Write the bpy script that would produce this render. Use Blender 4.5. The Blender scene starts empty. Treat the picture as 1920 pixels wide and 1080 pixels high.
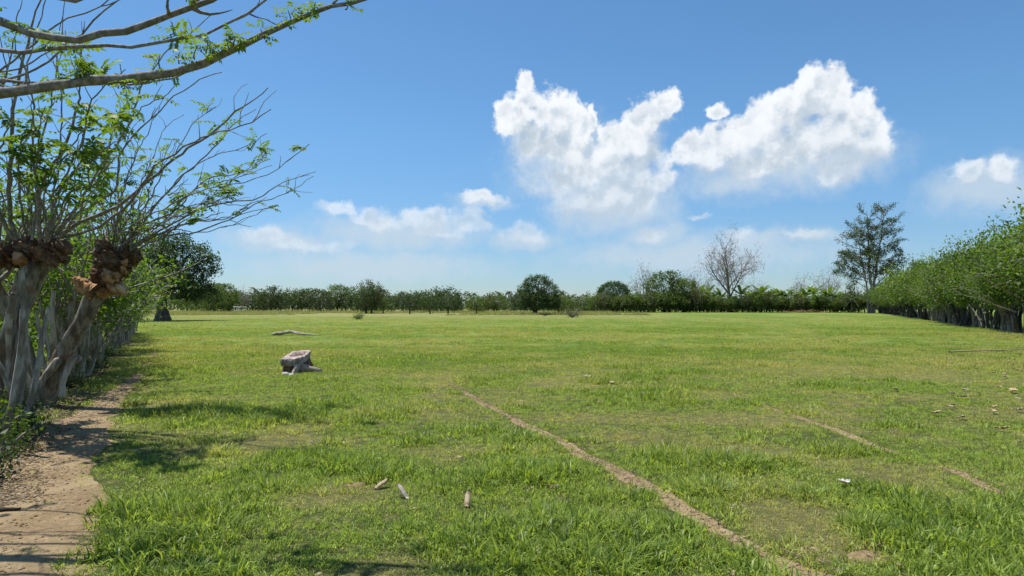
import bpy, math, random
import numpy as np
from math import radians as R

sc = bpy.context.scene
COL = sc.collection
F = 1200.0      # focal length in photo pixels (1920 wide)
HZ = 575.0      # horizon row in the photo
H = 1.6         # eye height

# ------------------------------------------------------------------ camera
cam = bpy.data.cameras.new('camera'); camo = bpy.data.objects.new('camera', cam); COL.objects.link(camo)
cam.sensor_width = 36; cam.lens = 36 * F / 1920
cam.shift_y = (HZ - 540) / 1920
camo.location = (0, 0, H); camo.rotation_euler = (R(90), 0, 0)
cam.clip_start = 0.05; cam.clip_end = 12000
sc.camera = camo
sc.render.resolution_x = 1024; sc.render.resolution_y = 576
sc.view_settings.view_transform = 'Standard'; sc.view_settings.look = 'None'
sc.view_settings.gamma = 1; sc.view_settings.use_curve_mapping = False
sc.view_settings.exposure = 0.48

# ------------------------------------------------------------------ sun
SUN_EL = 70; SUN_AZ = -60        # azimuth clockwise from +Y (the view axis)
sun = bpy.data.lights.new('sun', 'SUN'); suno = bpy.data.objects.new('sun', sun); COL.objects.link(suno)
sun.energy = 4.6; sun.angle = R(0.5); sun.color = (1, 0.955, 0.88)
suno.rotation_euler = (R(90 - SUN_EL), 0, R(180 - SUN_AZ))
# to-sun = (sin az cos el, cos az cos el, sin el)

SKYMUL = (0.060, 0.086, 0.099)
# ------------------------------------------------------------------ world with clouds
world = bpy.data.worlds.new('World'); sc.world = world; world.use_nodes = True

class NT:
    """tiny wrapper to write node trees as expressions"""
    def __init__(s, tree): s.t = tree; s.n = tree.nodes; s.l = tree.links
    def new(s, typ, **kw):
        n = s.n.new(typ)
        for k, v in kw.items(): setattr(n, k, v)
        return n
    def put(s, sock, v):
        if hasattr(v, 'is_output') or isinstance(v, bpy.types.NodeSocket): s.l.new(v, sock)
        else: sock.default_value = v
    def m(s, op, a, b=0.0, c=0.0, clamp=False):
        n = s.new('ShaderNodeMath', operation=op, use_clamp=clamp)
        s.put(n.inputs[0], a); s.put(n.inputs[1], b); s.put(n.inputs[2], c)
        return n.outputs[0]
    def v(s, op, a, b=(0, 0, 0), scale=None):
        n = s.new('ShaderNodeVectorMath', operation=op)
        s.put(n.inputs[0], a); s.put(n.inputs[1], b)
        if scale is not None: s.put(n.inputs['Scale'], scale)
        return n.outputs['Value'] if op in ('LENGTH', 'DOT_PRODUCT', 'DISTANCE') else n.outputs['Vector']
    def noise(s, vec, scale, detail=3, rough=0.5, out='Fac', dist=0.0):
        n = s.new('ShaderNodeTexNoise'); s.put(n.inputs['Vector'], vec)
        n.inputs['Scale'].default_value = scale; n.inputs['Detail'].default_value = detail
        n.inputs['Roughness'].default_value = rough; n.inputs['Distortion'].default_value = dist
        return n.outputs[out]
    def ss(s, x, a, b, lo=0.0, hi=1.0):
        n = s.new('ShaderNodeMapRange', interpolation_type='SMOOTHSTEP')
        s.put(n.inputs[0], x); s.put(n.inputs[1], a); s.put(n.inputs[2], b); s.put(n.inputs[3], lo); s.put(n.inputs[4], hi)
        return n.outputs[0]
    def mix(s, f, a, b, blend='MIX'):
        n = s.new('ShaderNodeMix', data_type='RGBA', blend_type=blend)
        s.put(n.inputs[0], f)
        for i, q in ((6, a), (7, b)):
            if isinstance(q, tuple) and len(q) == 3: q = q + (1,)
            s.put(n.inputs[i], q)
        return n.outputs[2]
    def xyz(s, vec):
        n = s.new('ShaderNodeSeparateXYZ'); s.put(n.inputs[0], vec); return n.outputs
    def comb(s, x, y, z=0.0):
        n = s.new('ShaderNodeCombineXYZ'); s.put(n.inputs[0], x); s.put(n.inputs[1], y); s.put(n.inputs[2], z)
        return n.outputs[0]

# clouds: centres and half sizes read off as compass bearing and height above the horizon
HARD = [(990,160,21,19),(984,188,26,20),(975,222,38,40),(1012,212,40,40),(1050,218,50,44),(1092,250,34,36),(1112,222,11,24),
        (1245,200,30,26),(1215,222,42,34),(1165,262,46,42),(1212,268,36,58),(1040,275,72,52),
        (1085,325,96,62),(1175,325,84,72),(1112,378,98,50),(1195,372,60,58),(1238,345,28,36),(1000,262,45,35),
        (1528,185,58,58),(1560,190,36,60),(1605,210,36,38),(1470,215,62,42),(1410,245,62,40),(1350,268,56,34),(1295,285,36,38),
        (1570,255,84,62),(1632,268,40,40),(1480,275,130,52),(1340,300,60,34),(1440,318,130,30),(1580,318,72,34),(1345,207,20,15),
        (645,392,40,16),(690,408,40,24),(720,420,40,26),(800,412,74,22),(880,412,48,26),(820,432,60,24),
        (985,438,46,20),(625,463,44,12),(500,440,55,18),(560,460,60,14),
        (1815,318,38,26),(1880,325,40,24),(1395,432,30,16),(1510,436,50,10),(1220,440,36,14),(1315,404,20,9),(905,372,48,10)]
SOFT = [(1150,385,140,66),(1060,300,120,90),(1465,310,215,62),(1600,285,90,55),(740,440,190,42),(530,452,130,34),
        (1850,352,135,56),(985,450,80,26),(1400,450,90,30),(1520,440,90,20),(1225,440,80,34),(905,378,70,14),
        (1380,345,120,24),(1300,480,300,40),(700,500,260,34)]
def azel(px, py):
    t = (px - 960) / F; az = math.atan(t); el = math.atan((HZ - py) / F * math.cos(az))
    return az, el

w = NT(world.node_tree); world.node_tree.nodes.clear()
def n2(vec, scale, detail, rough, out='Fac'):
    n = w.new('ShaderNodeTexNoise', noise_dimensions='2D'); w.put(n.inputs['Vector'], vec)
    n.inputs['Scale'].default_value = scale; n.inputs['Detail'].default_value = detail; n.inputs['Roughness'].default_value = rough
    return n.outputs[out]
tc = w.new('ShaderNodeTexCoord'); D = w.v('NORMALIZE', tc.outputs['Generated']); d = w.xyz(D)
AZ = w.m('ARCTAN2', d[0], d[1]); EL = w.m('ARCSINE', d[2]); P = w.comb(AZ, EL)
sky = w.new('ShaderNodeTexSky', sky_type='NISHITA'); sky.sun_disc = False
sky.sun_elevation = R(SUN_EL); sky.sun_rotation = R(SUN_AZ); sky.air_density = 1.0; sky.dust_density = 0.2; sky.ozone_density = 2.5
skyc = w.v('MULTIPLY', w.v('MULTIPLY', sky.outputs[0], SKYMUL), w.mix(w.ss(EL, -0.02, 0.30), (0.88, 0.76, 0.84), (1, 1, 1)))
def warp(P):
    a_ = w.v('SCALE', w.v('SUBTRACT', n2(P, 17, 5, 0.6, 'Color'), (0.5, 0.5, 0.5)), scale=0.040)
    return w.v('MULTIPLY', w.v('ADD', P, a_), (1, 1, 0))
def chain(lst, P, smooth, smooth2=None):
    acc = None; acc2 = None
    for (px, py, rx, ry) in lst:
        az, el = azel(px, py); ca = math.cos(az)
        q = w.v('MULTIPLY', w.v('SUBTRACT', P, (az, el, 0)), (F / rx / ca / ca, F / ry / ca, 0))
        f = w.m('SUBTRACT', 1.3, w.v('LENGTH', q))
        acc = f if acc is None else w.m('SMOOTH_MAX', acc, f, smooth)
        if smooth2: acc2 = f if acc2 is None else w.m('SMOOTH_MAX', acc2, f, smooth2)
    return (acc, acc2) if smooth2 else acc
def background(c):
    b_ = w.new('ShaderNodeBackground'); w.put(b_.inputs[0], c); b_.inputs[1].default_value = 1.0; return b_.outputs[0]
def detail(P): return w.m('ADD', w.m('MULTIPLY', w.m('SUBTRACT', n2(P, 30, 7, 0.57), 0.5), 1.2), w.m('MULTIPLY', w.m('ABSOLUTE', w.m('SUBTRACT', n2(P, 40, 2, 0.5), 0.5)), -0.7))
def cluster(x0, x1):
    hl = [b for b in HARD if b[0] + 1.7 * b[2] + 22 > x0 and b[0] - 1.7 * b[2] - 22 < x1]
    sl = [b for b in SOFT if b[0] + 2.1 * b[2] + 22 > x0 and b[0] - 2.1 * b[2] - 22 < x1]
    PW = warp(P); dt = detail(P)
    Q = w.v('ADD', P, (-0.004, 0.012, 0)); pass
    base, g0 = chain(hl, PW, 0.14, 0.9); b2, g1 = chain(hl, w.v('ADD', PW, (-0.006, 0.030, 0)), 0.14, 0.9)
    f0 = w.m('ADD', base, dt); soft_f = w.m('ADD', chain(sl, PW, 0.2), w.m('MULTIPLY', dt, 0.5))
    hard = w.ss(f0, w.m('MULTIPLY', w.ss(w.m('SUBTRACT', g1, g0), 0.0, 0.6), -0.25), w.m('MULTIPLY_ADD', w.ss(w.m('SUBTRACT', g1, g0), -0.1, 0.6), 1.0, w.ss(EL, 0.05, 0.26, 1.25, 0.42))); soft = w.m('MULTIPLY', w.ss(soft_f, -0.05, 1.1), 0.78)
    lit = w.ss(w.m('SUBTRACT', n2(P, 20, 4, 0.55), n2(w.v('ADD', P, (-0.006, 0.016, 0)), 20, 4, 0.55)), -0.16, 0.16)
    top = w.ss(w.m('SUBTRACT', g0, g1), -0.50, 0.42)
    rim = w.ss(f0, 1.25, 0.35)
    shade = w.m('ADD', w.m('MULTIPLY', lit, 0.34), w.m('ADD', w.m('MULTIPLY', top, 0.40), w.m('MULTIPLY', rim, 0.26)))
    cc = w.mix(w.ss(shade, 0.12, 0.95), (0.35, 0.42, 0.49), (0.70, 0.72, 0.74))
    under = w.ss(w.m('SUBTRACT', g1, g0), 0.02, 0.75)
    al = w.m('MULTIPLY', hard, w.m('MULTIPLY_ADD', under, -0.55, 0.96))
    al = w.m('MULTIPLY', al, w.ss(EL, 0.06, 0.27, 0.36, 1.0))
    c = w.mix(soft, skyc, (0.42, 0.50, 0.575)); c = w.mix(al, c, cc)
    return background(c)
def box_mask(a0, a1, e0, e1):
    m1 = w.m('MULTIPLY', w.m('GREATER_THAN', AZ, a0), w.m('LESS_THAN', AZ, a1))
    return w.m('MULTIPLY', m1, w.m('MULTIPLY', w.m('GREATER_THAN', EL, e0), w.m('LESS_THAN', EL, e1)))
def mixs(f, a, b):
    n = w.new('ShaderNodeMixShader'); w.put(n.inputs[0], f); w.l.new(a, n.inputs[1]); w.l.new(b, n.inputs[2]); return n.outputs[0]
sh = background(skyc)
# the same kind of fair-weather clouds over the rest of the sky
pz = w.m('MULTIPLY', w.ss(w.m('ABSOLUTE', AZ), 0.85, 1.05), w.m('MULTIPLY', w.ss(EL, 0.03, 0.12), w.ss(EL, 0.60, 0.36)))
gen = w.m('MULTIPLY_ADD', n2(P, 4.2, 6, 0.55), 4.0, -2.25)
gsh = background(w.mix(w.m('MULTIPLY', w.ss(gen, 0, 0.5), pz), skyc, (0.82, 0.86, 0.9)))
sh = mixs(w.m('MULTIPLY', w.m('GREATER_THAN', w.m('ABSOLUTE', AZ), 0.85), w.m('MULTIPLY', w.m('GREATER_THAN', EL, 0.03), w.m('LESS_THAN', EL, 0.6))), sh, gsh)
cuts = [250, 935, 1268, 1735, 2080]
for a, b in zip(cuts[:-1], cuts[1:]):
    sh = mixs(box_mask(azel(a, HZ)[0], azel(b, HZ)[0], 0.0, 0.43), sh, cluster(a, b))
wo = w.new('ShaderNodeOutputWorld'); w.l.new(sh, wo.inputs[0])
world.cycles.sampling_method = 'MANUAL'; world.cycles.sample_map_resolution = 512

# ------------------------------------------------------------------ numeric helpers
def hash2(ix, iy, s=0):
    n = (ix.astype(np.int64) * 374761393 + iy.astype(np.int64) * 668265263 + s * 974634777) & 0x7fffffff
    n = ((n ^ (n >> 13)) * 1274126177) & 0x7fffffff
    return ((n ^ (n >> 16)) & 0xffff) / 65535.0
def vnoise(x, y, s=0):
    x = np.asarray(x, float); y = np.asarray(y, float)
    ix = np.floor(x); iy = np.floor(y); fx = x - ix; fy = y - iy
    fx = fx * fx * (3 - 2 * fx); fy = fy * fy * (3 - 2 * fy)
    a = hash2(ix, iy, s); b = hash2(ix + 1, iy, s); c_ = hash2(ix, iy + 1, s); e = hash2(ix + 1, iy + 1, s)
    return (a * (1 - fx) + b * fx) * (1 - fy) + (c_ * (1 - fx) + e * fx) * fy
def fbm(x, y, s=0, o=4):
    t = 0; a = 0.5; n = 0
    for i in range(o):
        t = t + a * vnoise(x * 2 ** i, y * 2 ** i, s + i * 7); n += a; a *= 0.5
    return t / n
def hgt(x, y):
    x = np.asarray(x, float); y = np.asarray(y, float)
    near = np.clip((60 - np.hypot(x, y)) / 50, 0, 1)
    return near * (0.05 * (fbm(x / 3.1, y / 3.1, 5, 2) - 0.5)) + 0.12 * (vnoise(x / 23, y / 23, 9) - 0.5) * np.clip(np.hypot(x, y) / 30, 0, 1)
def gp(px, py):                     # ground point seen at a photo pixel
    Y = H * F / (py - HZ); return ((px - 960) / F * Y, Y)
def wp(px, py, Y):                  # point at depth Y
    return np.array([(px - 960) / F * Y, Y, H + (HZ - py) / F * Y])
def gz(x, y): return float(hgt(x, y))
def norm(a):
    a = np.asarray(a, float); return a / (np.linalg.norm(a, axis=-1, keepdims=True) + 1e-9)

def bumpf(x, y, L):
    t = 0
    for (px, py, rx, ry, a) in L:
        gx_, gy_ = gp(px, py); t = t + a * np.exp(-((x - gx_) / rx) ** 2 - ((y - gy_) / ry) ** 2)
    return t
def sstep(v, a, b): v = np.clip((v - a) / (b - a), 0, 1); return v * v * (3 - 2 * v)
DRYL = [(1250, 830, 1.5, 1.9, 0.16), (1500, 800, 1.6, 1.4, 0.10), (1480, 950, 0.7, 0.6, 0.10), (700, 1060, 0.8, 0.4, 0.10), (560, 930, 0.5, 0.4, 0.12), (1700, 700, 3, 2, 0.14), (1250, 1000, 0.7, 0.4, 0.05), (450, 840, 0.5, 0.5, 0.1), (900, 640, 8, 2.5, 0.05)]
LUSHL = [(430, 790, 1.2, 1.0, 0.16), (620, 880, 0.9, 0.8, 0.13), (880, 1020, 0.6, 0.4, 0.12), (1820, 960, 0.9, 1.0, 0.14), (1700, 820, 1.5, 0.8, 0.12), (260, 1040, 0.6, 0.3, 0.1), (1000, 900, 0.8, 0.8, 0.08), (1250, 760, 1.6, 0.8, 0.08), (1900, 1060, 0.8, 0.3, 0.1)]
def dryf(x, y):
    far = np.clip((y - 12) / 40, 0, 1)
    v = fbm(x / 0.7 + 3, y / 0.7, 71, 4) * 0.40 + fbm(x / 3.2 + 40, y / 2.6, 72, 3) * 0.40 + fbm(x / 17, y / 9, 73, 3) * 0.32 + bumpf(x, y, DRYL) - 0.6 * bumpf(x, y, LUSHL)
    return sstep(v, 0.42, 0.72)
def lushf(x, y):
    v = fbm(x / 0.55, y / 0.5, 50, 3) * 0.5 + fbm(x / 2.2, y / 2.0, 60, 3) * 0.5 + bumpf(x, y, LUSHL) - 0.5 * bumpf(x, y, DRYL)
    return sstep(v, 0.44, 0.70)
class Mesh:
    """collects vertices, faces and a per-vertex value 'v'"""
    def __init__(s): s.V = []; s.F = []; s.A = []; s.n = 0
    def add(s, verts, faces, a=0.5):
        verts = np.asarray(verts, float).reshape(-1, 3); s.V.append(verts)
        faces = np.asarray(faces, int) + s.n
        s.F.append(faces); s.A.append(np.broadcast_to(np.asarray(a, float), (len(verts),)).copy()); s.n += len(verts)
    def tube(s, pts, rad, k=6, a=0.5, rng=None, rough=0.0, disp=None):
        pts = np.asarray(pts, float); n = len(pts); rad = np.broadcast_to(np.asarray(rad, float), (n,))
        T = norm(np.gradient(pts, axis=0))
        up = np.array([0.31, 0.17, 0.93]); 
        if abs(np.dot(T[0], up)) > 0.9: up = np.array([0.9, 0.4, 0.1])
        U = norm(np.cross(T, up)); W = np.cross(T, U)
        th = np.arange(k) * 2 * math.pi / k
        rr = rad[:, None] * np.ones((1, k))
        if disp is not None: rr = rr * disp
        if rng is not None and rough: rr = rr * (1 + rough * (rng.random((n, k)) - 0.5) * 2)
        ring = pts[:, None, :] + rr[..., None] * (np.cos(th)[None, :, None] * U[:, None, :] + np.sin(th)[None, :, None] * W[:, None, :])
        i = np.arange(n - 1)[:, None] * k; j = np.arange(k)[None, :]; j2 = (j + 1) % k
        q = np.stack([i + j, i + j2, i + k + j2, i + k + j], -1).reshape(-1, 4)
        s.add(ring.reshape(-1, 3), q, a)
    def leaves(s, P, D, N, L, W, a, fold=0.15):
        """rhombic folded leaves: base P, direction D, normal N"""
        P = np.asarray(P, float); n = len(P)
        D = norm(D); S = norm(np.cross(D, N)); NN = np.cross(S, D)
        L = np.broadcast_to(np.asarray(L, float), (n,))[:, None]; W = np.broadcast_to(np.asarray(W, float), (n,))[:, None]
        m = P + D * L * 0.45
        v = np.stack([P, m + S * W * 0.5 + NN * W * fold, P + D * L - NN * L * 0.12, m - S * W * 0.5 + NN * W * fold], 1)
        f = np.arange(n)[:, None] * 4 + np.arange(4)[None, :]
        s.add(v.reshape(-1, 3), f, np.repeat(np.broadcast_to(np.asarray(a, float), (n,)), 4))
    def data(s, name, mat, smooth=False):
        me = bpy.data.meshes.new(name)
        V = np.concatenate(s.V); me.vertices.add(len(V)); me.vertices.foreach_set('co', V.ravel())
        sizes = np.concatenate([np.full(len(f), f.shape[1]) for f in s.F]); idx = np.concatenate([f.ravel() for f in s.F])
        me.loops.add(len(idx)); me.loops.foreach_set('vertex_index', idx)
        me.polygons.add(len(sizes)); st = np.concatenate([[0], np.cumsum(sizes)[:-1]])
        me.polygons.foreach_set('loop_start', st); me.polygons.foreach_set('loop_total', sizes)
        if smooth: me.polygons.foreach_set('use_smooth', np.ones(len(sizes), bool))
        at = me.attributes.new('v', 'FLOAT', 'POINT'); at.data.foreach_set('value', np.concatenate(s.A))
        me.update(calc_edges=True); me.validate()
        me.materials.append(mat)
        return me
def link(name, me, parent=None):
    o = bpy.data.objects.new(name, me); COL.objects.link(o)
    if parent is not None: o.parent = parent
    return o
def tag(o, label=None, cat=None, group=None, kind=None):
    if label: o['label'] = label
    if cat: o['category'] = cat
    if group: o['group'] = group
    if kind: o['kind'] = kind
    return o
def thing(name, label, cat, loc=(0, 0, 0), rz=0, group=None, s=1.0):
    o = bpy.data.objects.new(name, None); COL.objects.link(o); o.empty_display_size = 0.3
    o.location = loc; o.rotation_euler = (0, 0, rz); o.scale = (s, s, s) if not hasattr(s, '__len__') else s
    return tag(o, label, cat, group)
KIDS = {}
def stamp(proto, name, label, cat, x, y, rz=0, s=1.0, group=None, lean=(0, 0)):
    """proto = list of (partname, mesh, [subparts]) : a new thing whose parts share mesh data"""
    t = thing(name, label, cat, (x, y, gz(x, y)), rz, group, s)
    t.rotation_euler = (lean[0], lean[1], rz)
    for nm, me, subs in proto:
        o = link(nm, me, t)
        for sn, sm in subs: link(sn, sm, o)
    return t

# ------------------------------------------------------------------ materials
def mat_new(name):
    m = bpy.data.materials.new(name); m.use_nodes = True; m.node_tree.nodes.clear(); return m, NT(m.node_tree)
def surface(t, col, rough, bump=None, bstr=0.4, bdist=0.02, spec=0.3, trans=0.0, tcol=None):
    p = t.new('ShaderNodeBsdfPrincipled'); t.put(p.inputs['Base Color'], col if not isinstance(col, tuple) else col + (1,))
    t.put(p.inputs['Roughness'], rough); p.inputs['Specular IOR Level'].default_value = spec
    if bump is not None:
        b = t.new('ShaderNodeBump'); b.inputs['Strength'].default_value = bstr; b.inputs['Distance'].default_value = bdist
        t.put(b.inputs['Height'], bump); t.l.new(b.outputs[0], p.inputs['Normal'])
    out = t.new('ShaderNodeOutputMaterial'); sh = p.outputs[0]
    if trans:
        tr = t.new('ShaderNodeBsdfTranslucent'); t.put(tr.inputs[0], tcol if tcol is not None else col)
        mx = t.new('ShaderNodeMixShader'); mx.inputs[0].default_value = trans
        t.l.new(sh, mx.inputs[1]); t.l.new(tr.outputs[0], mx.inputs[2]); sh = mx.outputs[0]
    t.l.new(sh, out.inputs[0])
def leaf_mat(name, dark, lite, dry=None, trans=0.35, hue=0.25, spec=0.35, patch=1.0):
    m, t = mat_new(name)
    at = t.new('ShaderNodeAttribute', attribute_name='v'); oi = t.new('ShaderNodeObjectInfo')
    geo = t.new('ShaderNodeNewGeometry')
    n = t.noise(geo.outputs['Position'], patch, 3)
    f = t.m('ADD', at.outputs['Fac'], t.m('ADD', t.m('MULTIPLY', t.m('SUBTRACT', n, 0.5), 0.7), t.m('MULTIPLY', t.m('SUBTRACT', oi.outputs['Random'], 0.5), hue)), clamp=True)
    c_ = t.mix(f, dark, lite)
    if dry: c_ = t.mix(t.ss(at.outputs['Fac'], 0.93, 0.97), c_, dry)
    tcol = t.v('MULTIPLY', c_, (1.7, 1.6, 0.7))
    surface(t, c_, 0.55, spec=spec, trans=trans, tcol=tcol)
    return m
def bark_mat(name, c1, c2, c3, sc_=6, bstr=0.6, bd=0.02, stretch=0.35):
    m, t = mat_new(name)
    tcn = t.new('ShaderNodeTexCoord'); mp = t.v('MULTIPLY', tcn.outputs['Object'], (1, 1, stretch))
    n1 = t.noise(mp, sc_, 6, 0.6); n2 = t.noise(mp, sc_ * 5, 5, 0.65); n3 = t.noise(tcn.outputs['Object'], sc_ * 0.35, 3)
    col = t.mix(t.ss(n1, 0.38, 0.62), c1, c2); col = t.mix(t.ss(n3, 0.52, 0.66), col, c3)
    col = t.mix(t.m('MULTIPLY', t.ss(n2, 0.45, 0.3), 0.6), col, tuple(x * 0.35 for x in c1))
    surface(t, col, 0.85, t.m('ADD', n1, t.m('MULTIPLY', n2, 0.6)), bstr, bd, 0.2)
    return m

M = {}
M['leaf_mango'] = leaf_mat('mango_leaf', (0.014, 0.035, 0.010), (0.075, 0.13, 0.03), patch=0.5)
M['leaf_dark'] = leaf_mat('dark_leaf', (0.014, 0.032, 0.012), (0.085, 0.13, 0.04), patch=0.35)
M['leaf_mid'] = leaf_mat('mid_leaf', (0.035, 0.065, 0.014), (0.13, 0.20, 0.035), patch=0.3)
M['leaf_hedge'] = leaf_mat('hedge_leaf', (0.022, 0.06, 0.010), (0.18, 0.275, 0.03), trans=0.38, patch=0.8)
M['leaf_fresh'] = leaf_mat('fresh_leaf', (0.05, 0.12, 0.012), (0.20, 0.30, 0.04), trans=0.42, patch=1.2)
M['leaf_olive'] = leaf_mat('olive_leaf', (0.05, 0.062, 0.03), (0.16, 0.17, 0.08), patch=0.3)
M['leaf_round'] = leaf_mat('clipped_leaf', (0.012, 0.04, 0.010), (0.05, 0.11, 0.02), patch=0.6)
M['leaf_far'] = leaf_mat('far_leaf', (0.03, 0.05, 0.024), (0.10, 0.14, 0.05), patch=0.12)
M['leaf_banana'] = leaf_mat('banana_leaf', (0.05, 0.10, 0.02), (0.15, 0.23, 0.05), trans=0.4, spec=0.5)
M['leaf_palm'] = leaf_mat('palm_leaf', (0.02, 0.04, 0.015), (0.08, 0.11, 0.04))
M['leaf_dry'] = leaf_mat('dry_leaf', (0.08, 0.055, 0.03), (0.34, 0.26, 0.16), trans=0.15)
M['straw'] = leaf_mat('straw', (0.17, 0.20, 0.07), (0.38, 0.38, 0.17), trans=0.35, patch=0.05)
M['bark_grey'] = bark_mat('grey_bark', (0.11, 0.085, 0.06), (0.33, 0.29, 0.23), (0.22, 0.13, 0.075), 9, 0.9, 0.04, 0.22)
M['bark_pale'] = bark_mat('pale_bark', (0.17, 0.14, 0.10), (0.42, 0.38, 0.31), (0.20, 0.16, 0.11), 12, 0.7, 0.02, 0.25)
M['bark_branch'] = bark_mat('branch_bark', (0.17, 0.15, 0.125), (0.34, 0.31, 0.27), (0.20, 0.19, 0.15), 26, 0.6, 0.008, 0.8)
M['bark_burl'] = bark_mat('burl_bark', (0.26, 0.13, 0.055), (0.50, 0.30, 0.15), (0.56, 0.44, 0.28), 9, 0.7, 0.02, 1)
M['bark_knot'] = bark_mat('knotty_bark', (0.09, 0.05, 0.032), (0.24, 0.14, 0.08), (0.24, 0.20, 0.155), 14, 1.0, 0.03, 1)
M['bark_dark'] = bark_mat('dark_bark', (0.035, 0.028, 0.022), (0.09, 0.075, 0.06), (0.13, 0.11, 0.085), 3)
M['bark_old'] = bark_mat('old_bark', (0.07, 0.055, 0.042), (0.19, 0.155, 0.12), (0.13, 0.09, 0.065), 5, 0.9, 0.05, 0.3)
M['bark_bare'] = bark_mat('bare_tree_bark', (0.20, 0.165, 0.145), (0.32, 0.27, 0.24), (0.26, 0.21, 0.19), 2)
M['wood_dead'] = bark_mat('weathered_wood', (0.26, 0.21, 0.175), (0.50, 0.43, 0.36), (0.34, 0.25, 0.20), 9, 0.8, 0.02)
M['wood_cut'] = bark_mat('cut_wood', (0.25, 0.19, 0.17), (0.45, 0.37, 0.33), (0.22, 0.15, 0.13), 14, 0.6, 0.01, 1)
M['wood_rot'] = bark_mat('rotten_wood', (0.10, 0.055, 0.04), (0.22, 0.13, 0.10), (0.30, 0.2, 0.15), 16, 0.9, 0.02, 1)
M['chip'] = bark_mat('pale_chip', (0.28, 0.20, 0.11), (0.48, 0.38, 0.24), (0.36, 0.29, 0.19), 30, 0.5, 0.004)
M['stone'] = bark_mat('pale_stone', (0.42, 0.40, 0.35), (0.66, 0.63, 0.56), (0.5, 0.47, 0.42), 12, 0.4, 0.01, 1)
M['paint'] = bark_mat('white_panel', (0.62, 0.62, 0.60), (0.72, 0.72, 0.70), (0.55, 0.55, 0.52), 2, 0.1, 0.005, 1)

def soil_nodes(t, pos):
    n1 = t.noise(pos, 1.6, 5, 0.6); n2 = t.noise(pos, 22, 6, 0.65); n3 = t.noise(pos, 7, 4, 0.6)
    col = t.mix(t.ss(n1, 0.35, 0.68), (0.25, 0.175, 0.095), (0.38, 0.285, 0.16))
    col = t.mix(t.m('MULTIPLY', t.ss(n3, 0.5, 0.7), 0.5), col, (0.24, 0.165, 0.10))
    col = t.mix(t.m('MULTIPLY', t.ss(n2, 0.52, 0.66), 0.6), col, (0.42, 0.32, 0.19))
    col = t.mix(t.m('MULTIPLY', t.ss(n2, 0.42, 0.30), 0.6), col, (0.14, 0.095, 0.055))
    return col, t.m('ADD', n2, t.m('MULTIPLY', n3, 1.4))
m, t = mat_new('dirt'); geo = t.new('ShaderNodeNewGeometry'); sc_c, sc_b = soil_nodes(t, geo.outputs['Position'])
surface(t, sc_c, 0.95, sc_b, 0.95, 0.05, 0.15); M['dirt'] = m

# meadow: grass-thatch colour that follows the patches in the real turf
def meadow_colour(t, pos, blade=None):
    big = t.noise(pos, 0.13, 4, 0.6); mid = t.noise(pos, 0.75, 5, 0.62); fine = t.noise(pos, 5.0, 5, 0.65)
    k = t.m('ADD', t.m('ADD', t.m('MULTIPLY', big, 0.9), t.m('MULTIPLY', mid, 0.8)), t.m('MULTIPLY', fine, 0.4))
    k = t.ss(k, 0.82, 1.28)
    return k, fine, mid, big
m, t = mat_new('meadow'); geo = t.new('ShaderNodeNewGeometry'); pos = geo.outputs['Position']; sx = t.xyz(pos)
k, fine, mid, big = meadow_colour(t, pos)
gat = t.new('ShaderNodeAttribute', attribute_name='v').outputs['Fac']
k = t.m('ADD', t.m('MULTIPLY', gat, 0.75), t.m('MULTIPLY', k, 0.25))
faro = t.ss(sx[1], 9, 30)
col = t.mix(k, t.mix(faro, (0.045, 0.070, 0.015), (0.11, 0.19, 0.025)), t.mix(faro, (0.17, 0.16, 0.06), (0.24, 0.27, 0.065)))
streak = t.noise(t.v('MULTIPLY', pos, (0.16, 1.0, 1)), 0.35, 6, 0.7)
col = t.mix(t.m('MULTIPLY', t.ss(streak, 0.52, 0.75), 0.55), col, (0.22, 0.24, 0.06))
mot = t.noise(t.v('MULTIPLY', pos, (0.35, 1.0, 1)), 0.7, 6, 0.7)
col = t.mix(t.m('MULTIPLY', t.ss(mot, 0.47, 0.34), 0.6), col, (0.045, 0.085, 0.014))
soil, sb = soil_nodes(t, pos)
grain = t.noise(pos, 48, 6, 0.75)
near = t.ss(sx[1], 25, 9)
col = t.mix(t.m('MULTIPLY', near, t.ss(t.m('ADD', fine, t.m('MULTIPLY', grain, 0.6)), 0.70, 0.98)), col, (0.17, 0.16, 0.06))
strawf = t.m('MULTIPLY', t.ss(sx[1], 62, 125), t.ss(t.m('ADD', sx[0], t.m('MULTIPLY', big, 30)), 55, 30))
col = t.mix(t.m('MULTIPLY', strawf, t.ss(mid, 0.25, 0.6, 0.5, 1.0)), col, (0.26, 0.25, 0.095))
col = t.mix(t.m('MULTIPLY', t.ss(grain, 0.52, 0.36), 0.75), col, (0.035, 0.05, 0.012))
col = t.mix(t.m('MULTIPLY', t.ss(grain, 0.54, 0.68), t.m('MULTIPLY', near, 0.7)), col, (0.30, 0.30, 0.11))
surface(t, col, 0.9, t.m('ADD', t.m('MULTIPLY', fine, 1.5), grain), 0.7, 0.06, 0.1); M['meadow'] = m

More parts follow.
